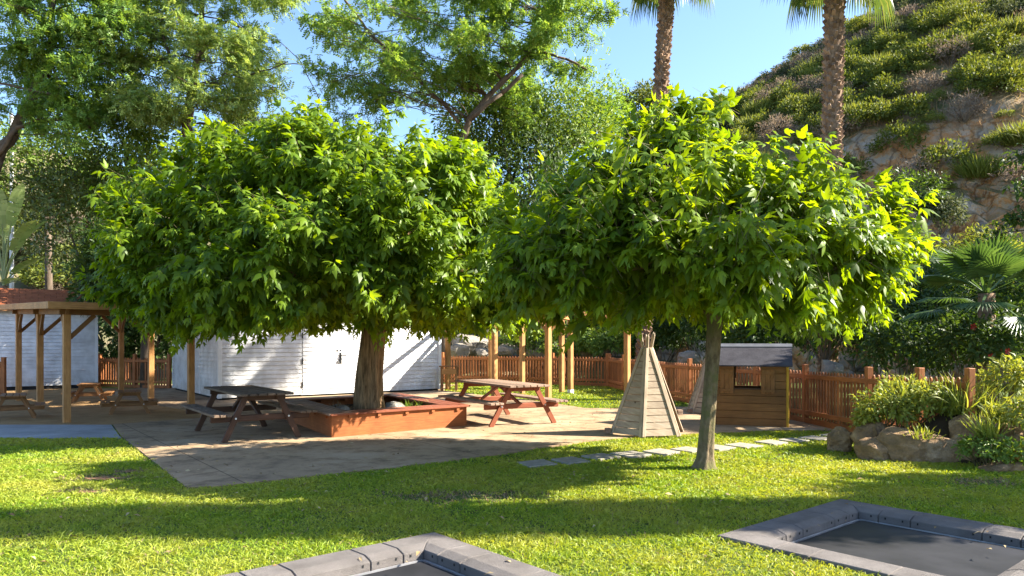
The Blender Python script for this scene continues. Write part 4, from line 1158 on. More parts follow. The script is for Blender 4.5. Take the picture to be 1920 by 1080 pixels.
sky_tree('feathery_tree', 'tall open feathery tree with a leaning bare limb against the sky above the planter tree',
         [(640, 120, 60, 80), (700, 30, 110, 70), (790, 130, 120, 85), (690, 190, 80, 40), (890, 40, 130, 80), (1020, 20, 110, 55), (1085, 55, 65, 50), (1115, 110, 35, 30), (900, 170, 90, 60), (1000, 90, 80, 45), (945, 150, 70, 60), (850, -60, 250, 50)],
         94, 29, 3.2, .74, 22, .235, 'pinnate_md', [(830, 640, 30), (845, 400, 30), (880, 222, 29), (930, 165, 29), (985, 110, 29), (1010, 20, 29), (1020, -70, 29)], .16, 31,
         extra=[([(920, 175, 29), (1010, 95, 29), (1060, 110, 29), (1100, 130, 29)], .065), ([(600, 190, 29), (560, 110, 29), (520, 75, 29)], .018), ([(860, 230, 29), (760, 120, 29), (690, 60, 29), (640, -10, 29)], .075), ([(560, 120, 29), (515, 118, 29)], .02),
                ([(880, 225, 28.5), (940, 175, 28.3), (980, 140, 28.2)], .11)])
sky_tree('feathery_tree', 'pale yellow green feathery tree with a forked trunk, second from the banana plant',
         [(350, 30, 120, 70), (440, 60, 70, 80), (400, 170, 100, 70), (300, 130, 70, 80), (480, 190, 45, 60), (465, 110, 45, 50), (350, 250, 90, 45), (250, 190, 60, 80), (420, -40, 150, 40)],
         74, 30, 2.2, .8, 22, .24, 'pinnate_lt', [(345, 640, 30), (350, 330, 30), (352, 205, 30), (362, 165, 30), (375, 60, 30), (385, -60, 30)], .26, 37,
         extra=[([(355, 175, 30), (325, 130, 30), (305, 60, 30)], .09), ([(470, 140, 29.5), (540, 115, 29.5)], .03), ([(375, 60, 30), (430, 40, 30), (480, 70, 29.5)], .07)])
sky_tree('feathery_tree', 'dark green feathery tree with low curving limbs above the banana plant',
         [(60, 50, 110, 100), (170, 60, 110, 90), (90, 150, 120, 60), (190, 170, 80, 70), (200, 240, 70, 45), (60, 210, 60, 30), (120, -50, 200, 50)],
         76, 29, 2.0, .8, 22, .24, 'pinnate_dk', [(-60, 700, 29), (-50, 420, 29), (0, 285, 29), (28, 245, 29), (70, 160, 29), (95, 90, 29), (100, -40, 29)], .30, 41,
         extra=[([(-5, 292, 28.8), (30, 240, 28.7), (75, 226, 28.7), (125, 222, 28.7), (170, 240, 28.7)], .10), ([(90, 100, 28.7), (105, 140, 28.7), (112, 178, 28.7), (40, 165, 28.7), (-10, 155, 28.7)], .07)])

def leafy(name, label, cat, c, r, n, size, mat, seed, tmpl=LEAF, group=None, stems=6, clump=14, flat=.5, lumpy=.25, base_z=None, trunk=None, bmat='bark3', flowers=0):
    """rounded shrub or small tree: leaf sprays round many little clumps on and in an ellipsoid; c = centre, r = radii"""
    random.seed(seed); g = np.random.default_rng(seed)
    bz = (c.z - r[2]) if base_z is None else base_z
    base = Vector((c.x, c.y, bz)); t = thing(name, label, cat, base, 0, group)
    u = unit(g.normal(0, 1, (clump * 6, 3))); u = u[u[:, 2] > -.55][:clump * 3]
    rad = g.uniform(.55, 1.0, len(u)) * (1 + lumpy * np.sin(u[:, 0] * 5 + seed) * np.sin(u[:, 1] * 4 + 2 * seed))
    C = u * rad[:, None] * np.array(r)[None]
    cr = min(r) * .30 + .08 * max(r)
    idx = g.integers(0, len(C), n); off = g.normal(0, 1, (n, 3)); off = unit(off) * (g.random(n) ** .5)[:, None] * cr
    P = C[idx] + off; loc = np.array([0, 0, c.z - bz])
    outw = unit(P / np.array(r)[None]); A = unit(off / cr * .8 + outw * .5 + g.normal(0, .4, (n, 3)) - np.array([0, 0, .15])); N = np.array([0, 0, flat])[None] + outw * .7 + g.normal(0, .35, (n, 3))
    me = mesh_np('foliage', *scatter(tmpl[0], tmpl[1], P + loc, A, N, size * g.uniform(.65, 1.3, n)))
    link('foliage' if not trunk else 'crown', me, M[mat], t)
    m = MB()
    if trunk:
        m.tube([V3(0, 0, -.2), V3(.04, 0, trunk[1] * .5), V3(-.03, .02, trunk[1])], [trunk[0] * 1.15, trunk[0], trunk[0] * .85], 9)
        s0 = V3(0, 0, trunk[1])
    else: s0 = V3(0, 0, -.05)
    for i in range(stems):
        q = C[random.randrange(len(C))] + loc
        limb(m, s0 + Vector((random.gauss(0, .06), random.gauss(0, .06), 0)), q, max(.008, (trunk[0] * .4 if trunk else .012 * max(r) + .004)), .005, .05, .12, 5, 5)
    m.build('trunk' if trunk else 'stems', M[bmat], t, smooth=True)
    if flowers:
        fl = []
        for k in range(flowers):
            q = C[random.randrange(len(C))]
            q = Vector(q) * 1.15 + Vector(loc); q.y -= .1
            f = MB()
            for j in range(5):
                a = j * 1.2566; f.add([q, q + Vector((math.cos(a - .45), -.4, math.sin(a - .45))) * .05, q + Vector((math.cos(a), -.25, math.sin(a))) * .065, q + Vector((math.cos(a + .45), -.4, math.sin(a + .45))) * .05], [(0, 1, 2, 3)])
            f.build('flower', M['red_flower'], t)
    return t

# dense broadleaf mass at the left, behind the garden shed
lm = [((150, 420, 31), (2.6, 2.0, 3.5), 9000, 'glossy', 'dense dark glossy evergreen beside the banana plant'),
      ((265, 330, 31.5), (2.6, 2.0, 3.0), 8000, 'bushy', 'bright broadleaf tree crown between the dark evergreen and planter tree'),
      ((245, 540, 30.5), (2.1, 1.2, 2.8), 5000, 'glossy', 'dark evergreen filling the gap between the two sheds'),
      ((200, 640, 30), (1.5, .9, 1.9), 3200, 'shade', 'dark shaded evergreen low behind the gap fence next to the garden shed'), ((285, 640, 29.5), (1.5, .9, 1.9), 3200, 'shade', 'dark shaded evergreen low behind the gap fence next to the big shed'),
      ((90, 320, 34.0), (3.2, 2.0, 2.6), 7000, 'bushy', 'sunlit leafy tree behind the banana leaves')]
for i, ((px, py, d), r, n, mt, lb) in enumerate(lm):
    c = atd(px, py, d)
    leafy('broadleaf_tree', lb, 'tree', c, r, n, .21, mt, 60 + i, stems=8, clump=26, base_z=0, trunk=(.16, max(.6, c.z - r[2] * .6)))
# trees behind the mulberries
bt = [((905, 250, 33), (2.2, 1.8, 2.2), 6500, 'bushy', 'leafy tree rising just past the planter tree crown'),
      ((1040, 240, 34), (2.8, 2.0, 2.3), 8500, 'bushy', 'rounded bright green tree between the two mulberry crowns'),
      ((1120, 235, 36), (2.0, 1.6, 1.9), 5000, 'pinnate_md', 'smaller rounded tree beside the nearer palm trunk'),
      ((980, 330, 32), (2.6, 1.6, 2.8), 6000, 'shade', 'shaded tree low between the mulberry crowns')]
for i, ((px, py, d), r, n, mt, lb) in enumerate(bt):
    c = atd(px, py, d); leafy('rounded_tree', lb.replace('nearer palm', 'thinner palm'), 'tree', c, r, n, .20, mt, 70 + i, stems=9, clump=26, base_z=0, trunk=(.2, c.z - r[2] * .6))
leafy('umbrella_pine', 'dark flat topped round tree on the skyline beside the thinner palm trunk', 'tree', atd(1205, 192, 56), (2.4, 2.0, 1.2), 4500, .26, 'hill_g', 81, stems=8, clump=26, base_z=8.0, trunk=(.2, 9.5))

# understorey behind the fence
us = [((850, 610, 33), (1.9, 1.2, 1.5)), ((935, 600, 34.5), (2.0, 1.2, 1.7)), ((1010, 608, 33), (2.0, 1.2, 1.6)), ((1085, 600, 35), (2.2, 1.3, 1.9)), ((1160, 600, 33), (2.0, 1.2, 1.7)),
      ((1240, 610, 30), (2.0, 1.2, 1.6)), ((1310, 600, 28), (1.9, 1.2, 1.7)), ((1390, 600, 25.5), (1.8, 1.2, 1.7)), ((1450, 605, 22.5), (1.6, 1.1, 1.5)), ((1630, 615, 19), (1.4, 1.0, 1.15)),
      ((1700, 625, 17), (1.2, 1.0, 1.05)), ((1770, 600, 17.5), (1.3, 1.0, 1.4)), ((1855, 645, 12.9), (.75, .45, .55)), ((1930, 600, 16.5), (1.3, 1.0, 1.3)), ((1790, 650, 14.2), (.8, .6, .6)), ((1690, 655, 14.8), (.8, .6, .55)), ((1890, 650, 13.6), (.7, .6, .6))]
ul = ['shaded shrub behind the fence beside the shed corner', 'shaded shrub behind the boulders between two pergola posts', 'shaded shrub behind the fence by the back pergola post', 'shaded shrub behind the fence seen between the pergola braces',
      'shaded shrub at the fence corner beside the lone pergola post', 'shaded shrub behind the teepee poles', 'shaded shrub behind the slim mulberry trunk', 'shaded shrub above the playhouse ridge', 'shaded shrub over the yellow strip end of the playhouse',
      'dark shrub with red flowers between playhouse and fan palm', 'dark shrub under the hanging mulberry leaf tips', 'tall dark shrub behind the fan palm', 'dark shrub with red flowers under the fan palm', 'dark shrub at the photo edge beside the fan palm', 'low dark shrub over the fence posts near the rock bed', 'low dark shrub behind the fence between two posts', 'low dark shrub above the rock bed grasses']
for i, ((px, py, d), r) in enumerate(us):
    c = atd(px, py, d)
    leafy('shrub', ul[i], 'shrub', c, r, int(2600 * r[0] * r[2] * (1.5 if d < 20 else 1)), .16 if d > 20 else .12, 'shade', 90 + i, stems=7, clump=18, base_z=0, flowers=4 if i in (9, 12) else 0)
# ferny ground cover on the bank
leafy('shrub', 'mid green low shrub on the bank beyond the front pergola post', 'shrub', atd(1060, 640, 29.5), (1.5, .8, .6), 2200, .16, 'bushy', 120, stems=4, clump=14)
leafy('shrub', 'mid green low shrub on the bank beside the lone pergola post', 'shrub', atd(1130, 645, 29), (1.3, .8, .55), 2000, .16, 'bushy', 121, stems=4, clump=14)
leafy('shrub', 'mid green low shrub behind the fence near the table end', 'shrub', atd(985, 640, 30), (1.2, .8, .55), 1800, .16, 'bushy', 122, stems=4, clump=14)
leafy('flowering_tree', 'small forked tree with red flowers behind the playhouse', 'tree', atd(1545, 590, 17.5), (1.0, .9, .75), 3600, .12, 'bushy', 123, stems=7, clump=18, base_z=0, trunk=(.07, .9), flowers=9)
leafy('shade_tree', 'slim dark tree standing in the gap between the two white sheds', 'tree', V3(-12.2, 24.75, 3.5), (2.1, 1.3, 1.85), 15000, .19, 'shade', 124, stems=8, clump=26, base_z=0, trunk=(.13, 2.9))  # crown made broad, low and dense to shade the garden shed front
# a few bare trunks in the dark behind the fence
for i, (px, d, r, lb) in enumerate(((1008, 31, .35, 'thick dark trunk behind the fence between pergola posts'), (1055, 29.5, .22, 'dark straight trunk just past the front pergola post'))):
    p = Vector(((px - 960) * d / F, d, 0)); t = thing('tree_trunk', lb, 'tree', p); m = MB()
    m.tube([V3(0, 0, -.1), V3(.05, 0, 1.5), V3(0, .05, 4.5), V3(.1, 0, 7)], [r * 1.2, r, r * .9, r * .7], 12); m.build('trunk', M['bark3'], t, smooth=True)
    g = np.random.default_rng(200 + i); n = 1500; P = g.normal(0, 1, (n, 3)) * np.array([1.2, .9, .7]) + np.array([.1, 0, 7.2])
    link('crown', mesh_np('crown', *scatter(LEAF[0], LEAF[1], P, g.normal(0, 1, (n, 3)), g.normal(0, .5, (n, 3)) + np.array([0, 0, 1]), .22 * g.uniform(.7, 1.2, n))), M['shade'], t)

# trees outside the frame on the sunward side: they throw the shade bands on the lawn
leafy('cypress', 'slender tall cypress on the sunny side of the lawn', 'tree', V3(10.5, 7.12, 6.0), (.27, .27, 5.6), 17000, .17, 'glossy', 130, stems=3, clump=60, base_z=0, trunk=(.16, 1.2), lumpy=.1)
leafy('rounded_tree', 'round headed tree on the sunny side of the rock bed', 'tree', V3(12.4, 8.25, 4.7), (1.1, .85, .8), 3000, .2, 'bushy', 131, stems=7, clump=18, base_z=0, trunk=(.14, 3.7))

# branch reaching in from a tree just outside the frame on the right
sky_tree('broadleaf_tree', 'dark leaved tree reaching in from the photo edge before the cliff', [(1910, 300, 25, 15), (1925, 380, 45, 40), (1915, 440, 40, 45), (2010, 330, 90, 110)], 22, 17, .8, .40, 24, .17, 'shade',
         [(2010, 760, 17), (2010, 500, 17), (2000, 380, 17), (2000, 250, 17)], .14, 47, tmpl=LEAF, sub=5)

# ------------------------------------------------------------------ palms
def fan_leaf(V, Fs, o, d, side, nrm, pet, size, n=26, spread=2.2, droop=.5, fold=.22):
    """one fan leaf added to arrays: petiole then n pleated segments; nrm is the upper side"""
    o = Vector(o); d = Vector(d).normalized(); side = Vector(side).normalized(); nrm = Vector(nrm).normalized()
    h = o + d * pet + V3(0, 0, -1) * (pet * .12); k = len(V)
    V += [o + side * .03, o - side * .03, h - side * .014, h + side * .014]; Fs.append((k, k + 1, k + 2, k + 3))
    for i in range(n):
        a = spread * (2 * (i + .5) / n - 1); ln = size * (.70 + .30 * math.cos(a * .8)) * random.uniform(.92, 1.06)
        v = (d * math.cos(a) + side * math.sin(a)); wv = (side * math.cos(a) - d * math.sin(a))
        hw = ln * spread / n * .62
        k = len(V); dn = V3(0, 0, -1)
        mid = h + v * ln * .55 + dn * droop * ln * .10; tip = h + v * ln * (1 - .18 * droop) + dn * droop * ln * .55
        V += [h, mid + wv * hw - nrm * hw * .2, mid + nrm * hw * .45, mid - wv * hw - nrm * hw * .2, tip]
        Fs += [(k, k + 2, k + 1), (k, k + 3, k + 2), (k + 1, k + 2, k + 4), (k + 2, k + 3, k + 4)]

def tall_palm(label, px0, py0, px1, py1, d, r0, r1, crown_py, seed, nf=34):
    random.seed(seed)
    b = atd(px0, py0, d); tp = atd(px1, crown_py, d); base_x = b.x - (tp.x - b.x) * (b.z / (tp.z - b.z))
    base = Vector((base_x, d, 0)); t = thing('fan_palm', label, 'palm tree', base, 0, 'tall fan palms')
    top = tp - base; m = MB(); n = 26; pts = [V3(0, 0, -.2).lerp(top, i / (n - 1)) + V3(0, 0, 0) for i in range(n)]
    rad = [r0 + (r1 - r0) * i / (n - 1) for i in range(n)]
    m.tube(pts, rad, 14); tr = m.build('trunk', M['palm_bark'], t, smooth=True)
    # stubs of old leaf bases
    bm_ = MB(); k = 0; z = .5
    L = top.length; step = .016
    cnt = int(L / step)
    for i in range(cnt):
        f = i / cnt; c = pts[0].lerp(top, f); r = r0 + (r1 - r0) * f; a = i * 2.39996 + random.uniform(-.2, .2)
        o = Vector((math.cos(a), math.sin(a), 0)); s = Vector((-o.y, o.x, 0)); sz = random.uniform(.8, 1.3)
        p = c + o * (r * .93); hw = .048 * sz; tipv = p + o * .085 * sz + V3(0, 0, .10 * sz)
        vs = [p - s * hw, p + s * hw, p + s * hw * .55 + V3(0, 0, .16 * sz), p - s * hw * .55 + V3(0, 0, .16 * sz), tipv + s * hw * .5, tipv - s * hw * .5]
        ro = random.random() * 9
        bm_.add(vs, [(0, 1, 4, 5), (3, 5, 4, 2), (0, 5, 3), (1, 2, 4)], [[(ro, ro)] * 4, [(ro, ro)] * 4, [(ro, ro)] * 3, [(ro, ro)] * 3])
    bm_.build('leaf_bases', M['boots'], tr)
    for i in range(nf):
        a = i * 2.39996; el = R(66 - 122 * (i / nf)) ; V, Fs = [], []
        d_ = Vector((math.cos(a) * math.cos(el), math.sin(a) * math.cos(el), math.sin(el))); sd = Vector((-math.sin(a), math.cos(a), 0))
        nr = sd.cross(d_) * -1
        if nr.z < 0: nr = -nr
        fan_leaf(V, Fs, top + V3(0, 0, .1), d_, sd, nr, random.uniform(1.1, 1.55), random.uniform(.9, 1.1), 28, 1.6, droop=random.uniform(1.2, 1.6))
        me = bpy.data.meshes.new('frond'); me.from_pydata([tuple(v) for v in V], [], Fs); me.update(); link('frond', me, M['frond'], t)
tall_palm('thinner tall palm with shaggy trunk near the skyline tree', 1238, 180, 1257, 0, 24.3, .185, .21, -96, 51, 24)
tall_palm('thicker tall palm with shaggy trunk before the hillside', 1560, 265, 1567, 0, 20, .215, .225, -104, 52, 24)

def low_fan_palm():
    random.seed(53)
    c = atd(1850, 540, 13.4); base = Vector((c.x, c.y, 0)); t = thing('dwarf_fan_palm', 'low dark fan palm with broad pleated leaves behind the fence', 'palm', base)
    h = c.z; m = MB(); m.tube([V3(0, 0, -.1), V3(0, 0, h * .5), V3(0, 0, h - .1)], [.17, .15, .14], 12); m.build('trunk', M['palm_bark'], t, smooth=True)
    L = [(-2.9, 20, .85, .62), (-2.5, 55, .6, .7), (-1.6, 70, .5, .75), (-.7, 55, .6, .7), (-.2, 25, .8, .62), (-1.35, -28, .75, .58), (-2.2, -5, .9, .55), (-.7, -12, .8, .55), (1.2, 40, .7, .7), (2.2, 45, .7, .7), (.4, 40, .7, .7), (-3.1, -10, 1.0, .52), (1.8, 5, .8, .6), (-1.9, 35, .7, .7), (-1.1, 30, .7, .7), (3.0, 50, .6, .7)]
    for (a, el, pet, sz) in L:
        el = R(el); V, Fs = [], []
        d_ = Vector((math.cos(a) * math.cos(el), math.sin(a) * math.cos(el), math.sin(el))); sd = Vector((-math.sin(a), math.cos(a), 0)); nr = d_.cross(sd)
        if nr.z < 0: nr = -nr
        fan_leaf(V, Fs, V3(0, 0, h - .1), d_, sd, nr, pet, sz * 1.25, 34, 1.9, droop=.35)
        me = bpy.data.meshes.new('frond'); me.from_pydata([tuple(v) for v in V], [], Fs); me.update(); link('frond', me, M['frond_dk'], t)
low_fan_palm()

def banana():
    random.seed(55); base = Vector((-17.6, 25.6, 0)); 
    c = atd(5, 520, 26.6); base = Vector((c.x, c.y, 0)); t = thing('banana_plant', 'giant strelitzia with big pale paddle leaves above the garden shed roof', 'plant', base)
    h = c.z - .3; m = MB(); m.tube([V3(0, 0, -.1), V3(.05, 0, h * .6), V3(.05, 0, h)], [.2, .16, .12], 10); m.build('stem', M['palm_bark'], t, smooth=True)
    # tip offsets (x, y, z) of the leaves from the stem top; blade length, width
    LV = [((.05, -.3, 3.4), 1.7, .42), ((1.0, -.5, 3.55), 1.75, .50), ((1.65, -.8, 2.2), 1.5, .52), ((1.75, -.3, 1.0), 1.4, .46), ((-.7, -.4, 3.2), 1.6, .45), ((-1.5, 0, 2.0), 1.5, .5), ((1.3, .5, 2.4), 1.5, .5), ((1.1, -.9, .2), 1.2, .42), ((-.3, .6, 3.0), 1.5, .45), ((.7, -1.0, -.6), 1.1, .4)]
    for (tip, bl, bw) in LV:
        tip = Vector(tip); o = V3(.05, 0, h); m = MB(); L = tip.length + .001; N = 22; sp = []
        for i in range(N + 1):
            u = i / N; p = o + Vector((tip.x * u ** 1.5, tip.y * u ** 1.5, tip.z * (1.25 * u - .25 * u * u * u))); sp.append(p)
        tot = sum((sp[i + 1] - sp[i]).length for i in range(N)); u0 = max(.25, 1 - bl / tot); i0 = int(u0 * N)
        m.tube(sp[:i0 + 2], [.05 - .03 * i / (i0 + 1) for i in range(i0 + 2)], 6)
        hd = Vector((tip.x, tip.y, 0)); sd = Vector((-hd.y, hd.x, 0)); sd = sd.normalized() if sd.length > .2 else Vector((1, 0, 0))
        for i in range(i0, N):
            q0, q1 = (i - i0) / (N - i0), (i + 1 - i0) / (N - i0)
            wq = lambda q: bw * .5 * (max(.0, math.sin(math.pi * min(1, .12 + q * .88))) ** .6) if q < 1 else .01
            for sg in (-1, 1):
                dr = random.choice((0, 0, 0, .12)) ; tear = .02 if random.random() < .3 else 0
                a, b = sp[i], sp[i + 1].lerp(sp[i], tear * 8)
                e0 = sd * sg * wq(q0) + V3(0, 0, (.25 - dr) * wq(q0)); e1 = sd * sg * wq(q1) * (1 - tear) + V3(0, 0, (.25 - dr) * wq(q1))
                f = (0, 1, 2, 3)
                m.add([a, b, b + e1, a + e0], [f if sg > 0 else f[::-1]])
        m.build('leaf', M['banana'], t)
    for k in range(5):
        m = MB(); a = k * 1.3 - .5; o = V3(.1, -.2, h - .15); d_ = Vector((math.cos(a) * .5, -.5, -.35 - .2 * (k % 2)))
        m.add([o, o + d_ * .4 + V3(.05, 0, .06), o + d_, o + d_ * .4 - V3(.05, 0, .02)], [(0, 1, 2, 3)]); m.build('bract', M['orange_leaf'], t)
banana()

# ------------------------------------------------------------------ hills
HN = (.5, .866); HT = (.866, -.5)
def sstep(a, b, x):
    t = np.clip((x - a) / (b - a), 0, 1); return t * t * (3 - 2 * t)
def hill_uv(u, v):
    cliff = 8.6 * sstep(-27, -9, v)
    rag = .6 * vnoise(v, u * .2, .9, 4) + .35 * vnoise(v, u, 2.7, 8)
    base = cliff * (sstep(-.2, 3.0, u + rag * .9) * .82 + .18 * sstep(3, 6, u))
    crest = np.clip(26.3 + (v + 2.3) * .47, 6, 27.5)
    sl = np.clip((u - 2.5) / 27.5, 0, 1); sl = sl * (1.25 - .25 * sl)
    up = base + np.maximum(0, crest - cliff) * sl
    ter = .55 * (np.sin(up * 2.1 + .8 * vnoise(v, u, .25, 2)) ) * sstep(4, 7, u) * (1 - sstep(20, 28, u))
    return np.maximum(-.3, up + ter * .06 + .35 * vnoise(u, v, .5, 6) * sstep(3, 6, u)) - .3 * (1 - sstep(-2, 0, u))
def uv2xy(u, v):
    return u * HN[0] + v * HT[0] + 32.6 * HN[0], u * HN[1] + v * HT[1] + 32.6 * HN[1]
us_ = np.concatenate([np.linspace(-3, 4.5, 46), np.linspace(4.9, 32, 60), np.linspace(34, 90, 20)]); vs_ = np.linspace(-62, 30, 240)
U, Vv = np.meshgrid(us_, vs_); Z = hill_uv(U, Vv); X, Y = uv2xy(U, Vv)
rag = 0.5 * vnoise(Vv, Z, 1.3, 5) + .3 * vnoise(Vv, Z, 3.1, 9); face = sstep(-.5, .5, U) * (1 - sstep(3, 4.5, U)) * sstep(-27, -12, Vv)
X = X - HN[0] * rag * face; Y = Y - HN[1] * rag * face
idx = np.arange(U.size).reshape(U.shape); q = np.stack([idx[:-1, :-1], idx[:-1, 1:], idx[1:, 1:], idx[1:, :-1]], -1).reshape(-1, 4)[:, ::-1]
hm = mesh_np('hillside', np.stack([X, Y, Z], -1).reshape(-1, 3), q.ravel(), np.full(len(q), 4))
hm.polygons.foreach_set('use_smooth', [True] * len(hm.polygons))
def hillmat():
    m, n, l, b, o = new_mat('hillside')
    tc = n.new('ShaderNodeTexCoord'); geo = n.new('ShaderNodeNewGeometry'); sx = n.new('ShaderNodeSeparateXYZ'); l.new(geo.outputs['True Normal'], sx.inputs[0])
    f = tex_noise(n, l, tc.outputs['Object'], .9, 8, .7)
    r = ramp(n, [(.30, (.30, .27, .25)), (.42, (.52, .44, .36)), (.49, (.62, .44, .28)), (.56, (.66, .30, .10)), (.68, (.62, .47, .34))]); l.new(f, r.inputs[0])
    v2 = mapping(n, l, tc.outputs['Object'], (2.2, 2.2, .7)); f2 = tex_noise(n, l, v2, 1.6, 8, .75)
    rc = mixc(n, l, .75, r.outputs[0], mixc(n, l, f2, (.35, .34, .34), (1.6, 1.55, 1.5)), 'MULTIPLY')
    vo = n.new('ShaderNodeTexVoronoi'); vo.feature = 'DISTANCE_TO_EDGE'; vo.inputs['Scale'].default_value = 1.0
    wv = n.new('ShaderNodeVectorMath'); wv.operation = 'ADD'; nz = n.new('ShaderNodeTexNoise'); nz.inputs['Scale'].default_value = 1.3; nz.inputs['Detail'].default_value = 5
    l.new(tc.outputs['Object'], nz.inputs['Vector']); l.new(mapping(n, l, tc.outputs['Object'], (1.1, 1.1, .6)), wv.inputs[0]); l.new(nz.outputs['Color'], wv.inputs[1]); l.new(wv.outputs[0], vo.inputs['Vector'])
    cr = ramp(n, [(.0, (.32, .28, .25)), (.07, (1, 1, 1))]); l.new(vo.outputs['Distance'], cr.inputs[0]); rc = mixc(n, l, .8, rc, cr.outputs[0], 'MULTIPLY')
    f3 = tex_noise(n, l, tc.outputs['Object'], .5, 6, .7)
    g = ramp(n, [(.35, (.13, .13, .045)), (.5, (.25, .20, .10)), (.62, (.40, .27, .17)), (.72, (.18, .18, .06))]); l.new(f3, g.inputs[0])
    gc = mixc(n, l, .6, g.outputs[0], mixc(n, l, f2, (.4, .4, .4), (1.6, 1.6, 1.6)), 'MULTIPLY')
    st = ramp(n, [(.55, (1, 1, 1)), (.75, (0, 0, 0))]); l.new(sx.outputs[2], st.inputs[0])
    l.new(mixc(n, l, st.outputs[0], gc, rc), b.inputs['Base Color']); b.inputs['Roughness'].default_value = .95; b.inputs['Specular IOR Level'].default_value = .1
    bump(n, l, f2, 1.0, .25, b)
    return m
M['hill'] = hillmat()
structure('hillside', hm, M['hill'])
M['far_hill'] = groundmat('far_slope', [(0.07, 0.085, 0.03), (0.13, 0.12, 0.055), (0.22, 0.16, 0.10)], .5, 5, .8)
def lefthill(x, y):
    return 18 * np.exp(-((x + 62) / 32) ** 2) * sstep(34, 66, y) + 1.1 * sstep(29.5, 35, y) * np.exp(-((x + 5) / 26) ** 2) + 7.5 * sstep(60, 95, y) + .25 * vnoise(x, y, .4, 3) * sstep(32, 40, y) - .15
structure('far_hill', grid_mesh('far_hill', np.linspace(-130, 22, 110), np.linspace(28.5, 130, 80), lefthill), M['far_hill'])

# shrubs on the hillside: five kinds, copied
def shrub_mesh(kind, seed):
    g = np.random.default_rng(seed)
    if kind == 'spiky':
        n = 900; th = g.random(n) * 6.283; P = np.stack([np.cos(th), np.sin(th), 0 * th], 1) * (g.random(n) ** .5 * .65)[:, None]; P[:, 2] = g.random(n) * .25
        A = unit(P * np.array([1, 1, 0]) * .9 + g.normal(0, .25, (n, 3)) + np.array([0, 0, 1.0])); return mesh_np('shrub', *scatter(NARROW[0] * np.array([1, .35, 1]), NARROW[1], P, A, g.normal(0, 1, (n, 3)), g.uniform(.5, 1.0, n)))
    n = {'round': 1600, 'dry': 1100, 'olive': 1900, 'tree': 2000}[kind]
    u = unit(g.normal(0, 1, (60, 3))); u = u[u[:, 2] > -.3]; C = u * g.uniform(.55, 1, len(u))[:, None]
    i = g.integers(0, len(C), n); off = unit(g.normal(0, 1, (n, 3))) * (g.random(n) ** .5)[:, None] * .34
    P = (C[i] + off) * np.array([1, 1, .75]) + np.array([0, 0, .55]); A = unit(off * 2 + u[i] * .7 + g.normal(0, .5, (n, 3)) + np.array([0, 0, .3])); N = u[i] + g.normal(0, .5, (n, 3)) + np.array([0, 0, .5])
    s = g.uniform(.075, .15, n) * (1.2 if kind != 'dry' else 1.5)
    T = QUAD if kind != 'dry' else NARROW
    if kind == 'tree':
        P[:, 2] = P[:, 2] * .8 + .75
    parts = [scatter(T[0], T[1], P, A, N, s)]
    if kind in ('dry', 'tree'):
        k = 26; B = C[g.integers(0, len(C), k)] * np.array([1, 1, .7]) + np.array([0, 0, .6 if kind == 'dry' else 1.2]); parts.append(twigs_np(np.zeros((k, 3)) + g.normal(0, .04, (k, 3)), B, .03 if kind == 'tree' else .015))
    return mesh_np('shrub', *join_np(parts))
kinds = {'round': ('hill_g', 'rounded green or yellow green shrub on the sunny hillside terraces', 'hill_shrub', 'shrub', 'green shrubs on the hillside'),
         'spiky': ('hill_y', 'upright yellow green broom like shrub on the hillside terraces', 'broom_shrub', 'shrub', 'broom shrubs on the hillside'),
         'dry': ('hill_d', 'dry pinkish grey scrub bush high on the hillside', 'scrub_bush', 'bush', 'dry scrub on the hillside'),
         'olive': ('hill_o', 'dark grey green scrub bush on the upper hillside', 'scrub_bush', 'bush', 'dark scrub on the hillside'),
         'tree': ('hill_y', 'small rounded hillside tree with a sunlit top', 'hill_tree', 'tree', 'small trees on the hillside')}
protos = {k: [shrub_mesh(k, 300 + 10 * j + i) for i in range(6 if k == 'round' else 4)] for j, k in enumerate(kinds)}
g = np.random.default_rng(77); random.seed(77); placed = []
def vis(x, y, z):
    px = 960 + x * F / y; py = HOR - (z - EYE) * F / y
    return -30 < px < 1950 and -40 < py < 640 and px > 1150, px, py
cnt = 0; tries = 0; quota = {'round': 110, 'spiky': 30, 'dry': 80, 'olive': 65, 'tree': 13}; have = dict.fromkeys(quota, 0)
